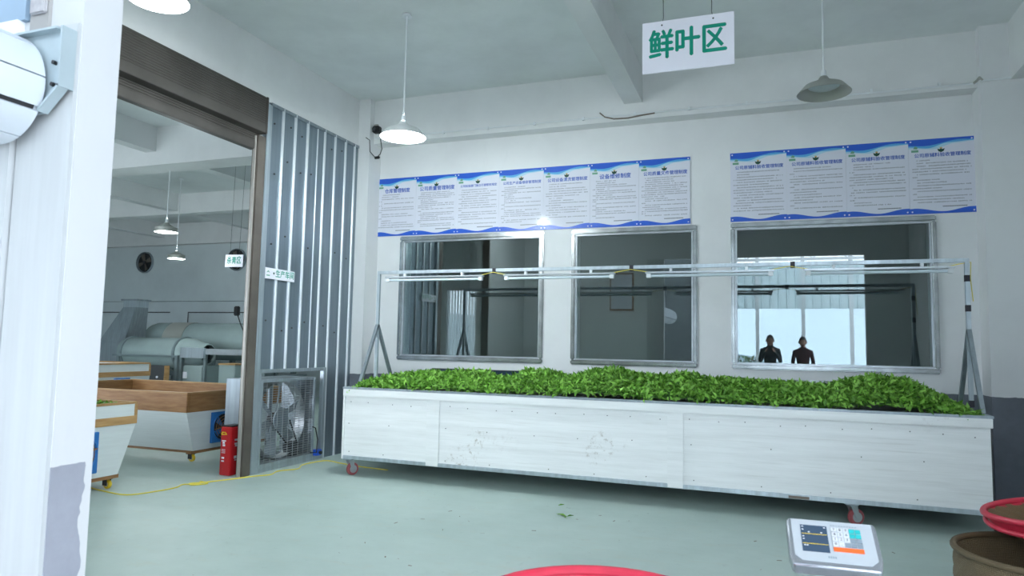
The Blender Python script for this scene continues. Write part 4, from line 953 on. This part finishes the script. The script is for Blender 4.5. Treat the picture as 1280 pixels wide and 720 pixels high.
for z in (2.268, 2.197):
    bx(3.035, 3.075, -6.685, -6.6825, z - .004, z + .004).build('slot', M['galv_dark'], ah); MB().cyl((3.034, -6.695, z), (3.034, -6.68, z), .007, 8).build('bolt', M['black'], ah)
bx(2.60, 2.82, -6.672, -6.62, 2.0, 2.45).build('mounting_block', M['white_metal'], ah)

# ================================================================== PLATFORM SCALE
sx, sy = 5.32, -5.80
sc = thing('platform_scale', 'electronic platform scale with silver indicator head on a post', 'scale', (sx, sy, 0)); W[sc.name] = (0, 0, 0); sc.rotation_euler = (0, 0, .055)
bx(-.20, .20, -.62, -.10, .03, .09).build('platform', M['stainless'], sc, bevel=.008)
for a in (-.16, .16):
    for b in (-.56, -.16): MB().cyl((a, b, 0), (a, b, .03), .022, 10).build('foot', M['rubber'], sc)
bx(-.024, .024, -.08, -.035, .02, .76).build('post', M['darkgrey'], sc, bevel=.006); bx(-.05, .05, -.12, .0, .02, .05).build('post_base', M['darkgrey'], sc)
# indicator: tilted face
tilt = math.radians(33); ca, sa = math.cos(tilt), math.sin(tilt); hw, hd2 = .126, .092
def I(u, v, w): return (u, -.055 + v * ca - w * sa, .832 + v * sa + w * ca)   # u right, v up the face, w out of the face
def ibox(u0, u1, v0, v1, w0, w1): return MB().hexa([I(u0, v0, w0), I(u1, v0, w0), I(u1, v1, w0), I(u0, v1, w0), I(u0, v0, w1), I(u1, v0, w1), I(u1, v1, w1), I(u0, v1, w1)])
outl = [(-hw * .93, -hd2), (hw * .93, -hd2), (hw, -hd2 * .55), (hw, hd2 * .9), (hw * .96, hd2), (-hw * .96, hd2), (-hw, hd2 * .9), (-hw, -hd2 * .55)]
def iprism(poly, w0, w1):
    n = len(poly); return MB().add([I(u, v, w0) for u, v in poly] + [I(u, v, w1) for u, v in poly], [tuple(range(n))[::-1], tuple(range(n, 2 * n))] + [(i, (i + 1) % n, (i + 1) % n + n, i + n) for i in range(n)])
hdp = iprism(outl, -.042, .0).build('indicator_shell', M['scale_chrome'], sc, bevel=.010, seg=3)
face = [(-hw * .88, -hd2 * .62), (-hw * .72, -hd2 * .80), (hw * .74, -hd2 * .80), (hw * .90, -hd2 * .58), (hw * .90, hd2 * .92), (-hw * .90, hd2 * .92)]
iprism(face, .0, .0015).build('face_film', M['scale_white'], hdp)
ibox(-.088, -.013, -.040, .062, .001, .003).build('display', M['screen'], hdp)
m = MB()
for v in (.026, -.012): m.add([I(-.086, v, .0034), I(-.015, v, .0034), I(-.015, v + .002, .0034), I(-.086, v + .002, .0034)], [(0, 1, 2, 3)])
m.build('display_line', M['yellow'], hdp, recalc=False)
m = MB()
for u, v in ((-.082, .055), (-.082, .043), (-.082, .016), (-.082, .006), (-.080, -.018), (-.073, -.018), (-.02, .055), (-.065, .034), (-.03, .034)): m.add([I(u - .0025, v - .002, .0034), I(u + .0025, v - .002, .0034), I(u + .0025, v + .002, .0034), I(u - .0025, v + .002, .0034)], [(0, 1, 2, 3)])
m.build('display_mark', M['key_white'], hdp, recalc=False)
keys = ['789', '456', '123', '0.']
ku, kv, kd, kh = .006, .050, .0165, .0185
def glyph(ch, u, v, s): 
    me = text_mb(ch, s, (0, 0, 0), (1, 0, 0), (0, 1, 0), bold=.02, depth=0); out = MB(); out.add([I(u + p[0], v + p[1], .0056) for p in me.v], me.f); return out
for r_, row in enumerate(keys):
    for c_, ch in enumerate(row):
        u = ku + c_ * kd; v = kv - r_ * kh
        kk = ibox(u - .007, u + .007, v - .0075, v + .0075, .001, .005).build('key', M['key_white'], hdp); glyph(ch, u, v, .013).build('digit', M['darkgrey'], hdp, smooth=False, recalc=False)
for r_ in range(2):
    for c_ in range(2): u = ku + (3 + c_) * kd; v = kv - r_ * kh; ibox(u - .0075, u + .0075, v - .0075, v + .0075, .001, .004).build('key', M['key_teal'], hdp)
for r_, c_ in ((2, 3), (2, 4), (3, 2), (3, 3), (3, 4)): u = ku + c_ * kd; v = kv - r_ * kh; ibox(u - .0075, u + .0075, v - .0075, v + .0075, .001, .004).build('key', M['key_grey'], hdp)
ibox(ku - .008, ku + 4 * kd + .008, kv - 4 * kh - .008, kv - 4 * kh + .007, .001, .004).build('key_bar', M['key_orange'], hdp)
m = MB()
for i in range(10): u = -.002 + i * .0075; m.add([I(u, .0665, .0022), I(u + .0055, .0665, .0022), I(u + .0055, .0695, .0022), I(u, .0695, .0022)], [(0, 1, 2, 3)])
for i in range(4): u = -.02 + i * .006; m.add([I(u, -.060, .0022), I(u + .004, -.060, .0022), I(u + .004, -.052, .0022), I(u, -.052, .0022)], [(0, 1, 2, 3)])
tag(m.build('small_print', M['key_grey'], hdp, recalc=False), kind='stuff')
# ================================================================== BASKETS
def basket(name, label, c, prof, rim_r, rim_t, mat, rim_mat, rot=(0, 0, 0), liner=None, n=56, double=False, rim_h=None):
    """woven bamboo basket: wall with real over-under ribs, rim hoop(s)"""
    t = thing(name, label, 'basket', c); W[t.name] = (0, 0, 0); t.rotation_euler = rot
    vs = []; fs = []; k = len(prof); uvs = []
    for i, (r, h) in enumerate(prof):
        for j in range(n):
            a = 2 * PI * j / n; rr = r + (.004 if (i + j) % 2 else -.002); vs.append((rr * math.cos(a), rr * math.sin(a), h))
    for i in range(k - 1):
        for j in range(n): fs.append((i * n + j, i * n + (j + 1) % n, (i + 1) * n + (j + 1) % n, (i + 1) * n + j))
    me = MB().add(vs, fs).build('woven_wall', mat, t, recalc=False)
    uvl = me.data.uv_layers.new(name='UVMap')
    for p in me.data.polygons:
        i, j = divmod(p.index, n)
        for li, (du, dv) in zip(p.loop_indices, ((0, 0), (1, 0), (1, 1), (0, 1))): uvl.data[li].uv = ((j + du) / n * 6, (i + dv) / (k - 1) * 3)
    hh = rim_h if rim_h is not None else prof[-1][1]
    ring = [(rim_r * math.cos(a), rim_r * math.sin(a), hh) for a in np.linspace(0, 2 * PI, 48, endpoint=False)]
    MB().tube(ring, rim_t, 10, closed=True).build('rim', rim_mat, t)
    if double:
        ring = [((rim_r - .004) * math.cos(a), (rim_r - .004) * math.sin(a), hh - .036 + .022 * math.sin(a + .6)) for a in np.linspace(0, 2 * PI, 48, endpoint=False)]
        MB().tube(ring, rim_t * .8, 10, closed=True).build('lower_rim', rim_mat, t)
        MB().lathe([(rim_r - .006, hh), (rim_r - .024, hh - .055)], (0, 0, 0), 48).build('rim_band', rim_mat, t)
    if liner: MB().lathe(liner, (0, 0, 0), 40).build('liner', M['liner'], t)
    return t
def wallprof(r0, r1, h, bulge, k=16, bottom=True):
    pr = [(.002, .012), (r0 * .5, .01), (r0 * .95, .008)] if bottom else []
    for i in range(k + 1):
        s = i / k; pr.append((r0 + (r1 - r0) * s + bulge * math.sin(PI * s), .008 + (h - .008) * s))
    return pr
basket('bamboo_basket', 'brown woven bamboo basket without coloured rim at the right edge', (6.275, -4.50, 0), wallprof(.28, .355, .545, .03), .357, .014, M['weave2'], M['weave2'])
basket('red_rimmed_basket', 'shallow bamboo basket with doubled red rim tilted on the brown basket', (6.475, -4.30, .50), wallprof(.13, .36, .20, .02, 10), .365, .014, M['weave'], M['red_rim'], rot=(-.06, -.10, .3), double=True, rim_h=.205)
basket('red_rimmed_basket', 'basket with red rim and white lining at the bottom edge', (4.72, -6.31, 0), wallprof(.25, .345, .695, .02), .35, .016, M['weave'], M['red_rim'], liner=[(.001, .40), (.25, .40), (.30, .55), (.325, .645)], double=True, rim_h=.70)

# ================================================================== LOOSE LEAVES
def loose_leaf(x, y, s, ang, label, k):
    t = thing('tea_leaf', label, 'leaf', (x, y, 0)); 
    for i in range(k):
        a = ang + i * 1.9; L = s * (1 - .2 * i); ca, sa = math.cos(a), math.sin(a); w = L * .19
        pts = [(0, 0, .004), (.45, 1, .016), (1, 0, .012), (.45, -1, .016), (.5, 0, .008)]
        top = [(x + (p * L) * ca - (q * w) * sa, y + (p * L) * sa + (q * w) * ca, z) for p, q, z in pts]; bot = [(a_, b_, c_ - .002) for a_, b_, c_ in top]
        mb = MB().add(top + bot, [(0, 4, 1), (1, 4, 2), (2, 4, 3), (3, 4, 0), (5, 6, 9), (6, 7, 9), (7, 8, 9), (8, 5, 9), (0, 1, 6, 5), (1, 2, 7, 6), (2, 3, 8, 7), (3, 0, 5, 8)])
        o = mb.build('blade', M['leaf'], t, recalc=False); at = o.data.attributes.new('tone', 'FLOAT', 'POINT'); at.data.foreach_set('value', [.45 - .2 * i] * len(o.data.vertices))
loose_leaf(3.375, -2.10, .055, .3, 'single green tea leaf on the floor, the one nearer the trough', 1)
loose_leaf(3.555, -2.46, .10, 2.9, 'sprig of three green tea leaves on the floor before the trough', 3)
m = MB()
for i in range(60):
    x = rng.uniform(2.2, 6.0); y = rng.uniform(-5.2, -2.0); a = rng.uniform(0, 6.28); L = rng.uniform(.012, .045); w = rng.uniform(.004, .009)
    ca, sa = math.cos(a), math.sin(a); m.add([(x, y, .001), (x + L * ca, y + L * sa, .002), (x + L * ca - w * sa, y + L * sa + w * ca, .004), (x - w * sa, y + w * ca, .003)], [(0, 1, 2, 3)])
tag(m.build('leaf_crumbs', M['stain'], recalc=False), 'dry leaf crumbs scattered on the concrete floor', 'crumbs', kind='stuff')

# ================================================================== BEHIND THE CAMERA (seen only in the window glass)
cert = thing('framed_certificate', 'framed certificate on the inner face of the front wall', 'frame', (2.2, FY1, 2.2))
bx(1.95, 2.46, FY1, FY1 + .02, 2.2, 3.0).build('frame', M['wood'], cert); bx(1.98, 2.43, FY1 + .02, FY1 + .024, 2.23, 2.97).build('sheet', M['board'], cert)
yard = thing('open_shed', 'open steel shed with corrugated fascia across the yard', 'shed', (5.5, -12, 0))
for x in (1.2, 3.1, 4.85, 5.98, 7.12, 9.0): bx(x - .045, x + .045, -11.55, -11.45, 0, 4.2).build('post', M['white_metal'], yard)
for i in range(8):
    x0 = .8 + i * 1.05; mbs = MB()
    for j in range(5): mbs.prism([(x0 + j * .21, -11.5), (x0 + j * .21 + .15, -11.5), (x0 + j * .21 + .17, -11.46), (x0 + j * .21 + .19, -11.46), (x0 + j * .21 + .21, -11.5), (x0 + j * .21 + .21, -11.52), (x0 + j * .21, -11.52)], 'z', 2.52, 3.75)
    mbs.build('fascia_sheet', M['fibre'], yard, smooth=False)
bx(.8, 9.2, -11.55, -11.47, 3.80, 3.86).build('truss_chord', M['white_metal'], yard); bx(.8, 9.2, -11.55, -11.47, 4.24, 4.30).build('truss_chord', M['white_metal'], yard)
m = MB()
for i in range(20): x = .9 + i * .41; m.tube([(x, -11.5, 3.84 if i % 2 else 4.26), (x + .41, -11.5, 4.26 if i % 2 else 3.84)], .016, 5)
tag(m.build('truss_web', M['white_metal'], yard), kind='stuff')
hg = bx(-2, 4.6, -16, -15.2, 0, .9).build('hedge_core', M['heap'], None)
hg.name = 'hedge'; tag(hg, 'low hedge beyond the open shed', 'hedge')
n = 5000; x = rng.uniform(-2.1, 4.7, n); y = rng.uniform(-16.1, -15.1, n); z = rng.uniform(.1, 1.15, n)
o = leaf_field('foliage', np.stack([x, y, z], 1), rng.normal(size=(n, 3)), .16, None, M['hedge']); o.parent = hg
mh = MB(); nn = 40
vs = []
for i in range(nn):
    x = -60 + 120 * i / (nn - 1); vs += [(x, -75, 0), (x, -85, 7 + 2.5 * math.sin(x * .09 + 1) + 2 * math.sin(x * .033))]
mh.add(vs, [(2 * i, 2 * i + 2, 2 * i + 3, 2 * i + 1) for i in range(nn - 1)]); tag(mh.build('hill', M['hill']), 'hazy pale mountain far behind the yard', kind='structure')
mh = MB(); vs = []
for i in range(nn):
    x = -70 + 76 * i / (nn - 1); vs += [(x, -60, 0), (x, -66, max(.1, min(5.2, (6 - x) * .22) + .35 * math.sin(x * .31)))]
mh.add(vs, [(2 * i, 2 * i + 2, 2 * i + 3, 2 * i + 1) for i in range(nn - 1)]); tag(mh.build('hill_ridge', M['hill2']), 'darker wooded ridge behind the yard', kind='structure')

# ---- two people standing outside the opening
def person(loc, height, pose, top, label, hair_long=False):
    t = thing('person', label, 'person', loc); W[t.name] = (0, 0, 0); s = height / 1.72
    V = []; E = []; Rr = []
    def J(p, r, par=None):
        V.append(Vector(p) * s); Rr.append(r * s); 
        if par is not None: E.append((par, len(V) - 1))
        return len(V) - 1
    pel = J((0, 0, .95), .14); w1 = J((0, -.005, 1.08), .125, pel); ch = J((0, -.01, 1.25), .15, w1); sh = J((0, -.01, 1.40), .125, ch); nk = J((0, .0, 1.475), .065, sh); nk2 = J((0, .01, 1.52), .056, nk)
    hands = []
    for sd in (-1, 1):
        hp = J((sd * .10, 0, .90), .10, pel); kn = J((sd * .11, .015, .50), .062, hp); an = J((sd * .11, -.01, .10), .042, kn); hl = J((sd * .11, .0, .045), .045, an); J((sd * .115, .16, .03), .034, hl)
        a = J((sd * .17, -.01, 1.385), .062, sh)
        if pose == 'camera': el = J((sd * .215, .07, 1.13), .048, a); wr = J((sd * .10, .25, 1.345), .030, el); hn = J((sd * .085, .30, 1.375), .033, wr)
        else: el = J((sd * .215, -.02, 1.11), .046, a); wr = J((sd * .205, .07, .88), .032, el); hn = J((sd * .205, .13, .84), .033, wr)
        hands.append((sd, V[hn], (V[hn] - V[wr]).normalized()))
    me = bpy.data.meshes.new('body'); me.from_pydata([tuple(v) for v in V], E, [])
    o = bpy.data.objects.new('body', me); COL.objects.link(o); o.parent = t
    sk = o.modifiers.new('skin', 'SKIN'); sk.use_smooth_shade = True
    for i, r in enumerate(Rr): me.skin_vertices[0].data[i].radius = (r, r * .86); me.skin_vertices[0].data[i].use_root = (i == 0)
    o.modifiers.new('sub', 'SUBSURF').levels = 1; me.materials.append(top)
    # head with face
    hz = 1.60 * s
    def head_pt(u, v):
        x = .075 * math.sin(v) * math.cos(u); y = .092 * math.sin(v) * math.sin(u); z = .118 * math.cos(v)
        if z < 0: x *= 1 - .9 * (-z) * 2.2; y *= 1 - .5 * (-z)
        return Vector((x, y + .02, z)) * s + Vector((0, 0, hz))
    nu_, nv_ = 20, 14; vs = [head_pt(2 * PI * j / nu_, PI * (i + .02) / (nv_ + .04)) for i in range(nv_ + 1) for j in range(nu_)]
    hdo = MB().add(vs, [(i * nu_ + j, i * nu_ + (j + 1) % nu_, (i + 1) * nu_ + (j + 1) % nu_, (i + 1) * nu_ + j) for i in range(nv_) for j in range(nu_)]).build('head', M['skin'], t)
    c = Vector((0, .02 * s, hz))
    MB().hexa([c + Vector(q) * s for q in ((-.016, .085, -.035), (.016, .085, -.035), (.010, .112, -.030), (-.010, .112, -.030), (-.007, .085, .015), (.007, .085, .015), (.005, .092, .012), (-.005, .092, .012))]).build('nose', M['skin'], hdo, bevel=.003)
    for sd in (-1, 1):
        MB().lathe([(.0005, -.012), (.009, -.008), (.012, 0), (.009, .008), (.0005, .012)], tuple(c + Vector((sd * .030, .080, .008)) * s), 10).build('eye', M['black'], hdo)
        MB().lathe([(.001, -.03), (.014, -.02), (.018, 0), (.014, .022), (.001, .03)], tuple(c + Vector((sd * .076, -.005, -.002)) * s), 8).build('ear', M['skin'], hdo)
    MB().tube([c + Vector((-.022, .078, -.062)) * s, c + Vector((0, .086, -.064)) * s, c + Vector((.022, .078, -.062)) * s], .005, 6).build('mouth', M['cloth_maroon'], hdo)
    hv = []; m_ = 10
    for i in range(m_ + 1):
        v_ = PI * (.01 + .60 * i / m_)
        for j in range(nu_):
            u = 2 * PI * j / nu_; front = max(0, math.sin(u)); v2 = v_ * (1 - .42 * front); p = head_pt(u, v2) - c; hv.append(c + p * 1.10 + Vector((0, -.006, .004)))
    MB().add(hv, [(i * nu_ + j, i * nu_ + (j + 1) % nu_, (i + 1) * nu_ + (j + 1) % nu_, (i + 1) * nu_ + j) for i in range(m_) for j in range(nu_)]).build('hair', M['hair'], t)
    if hair_long: MB().tube([c + Vector((0, -.08, .02)) * s, c + Vector((0, -.11, -.08)) * s, c + Vector((0, -.12, -.22)) * s], [.06, .07, .03], 10).build('ponytail', M['hair'], t)
    # hands: palm and five separate fingers
    for sd, hp, d in hands:
        side = Vector((sd * -1, 0, 0)) if pose == 'camera' else Vector((0, 1, 0)); side = (side - d * side.dot(d)).normalized(); nrm = d.cross(side)
        HV = [hp - d * .03, hp + d * .03]; HE = [(0, 1)]; HR = [.026, .030]
        curl = (Vector((-sd, .2, .1)) if pose == 'camera' else Vector((-sd * .5, .0, -.3))).normalized()
        for k_, (off, ln) in enumerate(((-.028, .060), (-.010, .070), (.009, .066), (.027, .052))):
            b0 = hp + d * .03 + nrm * off; i0 = len(HV); HV.append(b0); HR.append(.0105); HE.append((1, i0))
            p1 = b0 + (d * .8 + curl * .3).normalized() * ln * .5; p2 = p1 + (d * .5 + curl * .8).normalized() * ln * .5; HV.extend([p1, p2]); HR.extend([.009, .0075]); HE.extend([(i0, i0 + 1), (i0 + 1, i0 + 2)])
        i0 = len(HV); th = hp - d * .005 + side * .022; HV.extend([th, th + (side * .7 + d * .7).normalized() * .03, th + (side * .5 + d * .9).normalized() * .058]); HR.extend([.012, .0105, .009]); HE.extend([(0, i0), (i0, i0 + 1), (i0 + 1, i0 + 2)])
        hm = bpy.data.meshes.new('hand'); hm.from_pydata([tuple(v) for v in HV], HE, []); ho = bpy.data.objects.new('hand', hm); COL.objects.link(ho); ho.parent = t
        k2 = ho.modifiers.new('skin', 'SKIN'); k2.use_smooth_shade = True
        for i, r in enumerate(HR): hm.skin_vertices[0].data[i].radius = (r, r); hm.skin_vertices[0].data[i].use_root = (i == 0)
        ho.modifiers.new('sub', 'SUBSURF').levels = 1; hm.materials.append(M['skin'])
    for sd in (-1, 1): MB().tube([Vector(q) * s for q in ((sd * .105, 0, .93), (sd * .112, .012, .52), (sd * .112, -.008, .09))], [.108 * s, .074 * s, .062 * s], 14).build('trouser_leg', M['denim'], t)
    for sd in (-1, 1): MB().hexa([Vector(q) * s for q in ((sd * .11 - .045, -.07, 0), (sd * .11 + .045, -.07, 0), (sd * .115 + .05, .19, 0), (sd * .115 - .05, .19, 0), (sd * .11 - .04, -.06, .09), (sd * .11 + .04, -.06, .09), (sd * .115 + .04, .17, .05), (sd * .115 - .04, .17, .05))]).build('shoe', M['black'], t, bevel=.012)
    return t
person((5.16, -8.66, 0), 1.76, 'camera', M['cloth_dark'], 'person in dark jacket holding a camera, mirrored in the right window', True)
person((5.84, -8.60, 0), 1.73, 'stand', M['cloth_maroon'], 'person in dark red top standing, mirrored in the right window')
pc = thing('photo_camera', 'small black camera held in front of the person in dark jacket', 'camera', (5.151, -8.30, 1.40))
bx(5.085, 5.217, -8.345, -8.285, 1.36, 1.445).build('body', M['black'], pc, bevel=.008); MB().lathe([(.034, -8.29), (.034, -8.23), (.030, -8.225), (.028, -8.24)], (5.151, 0, 1.40), 20, axis='y').build('lens_barrel', M['black'], pc)
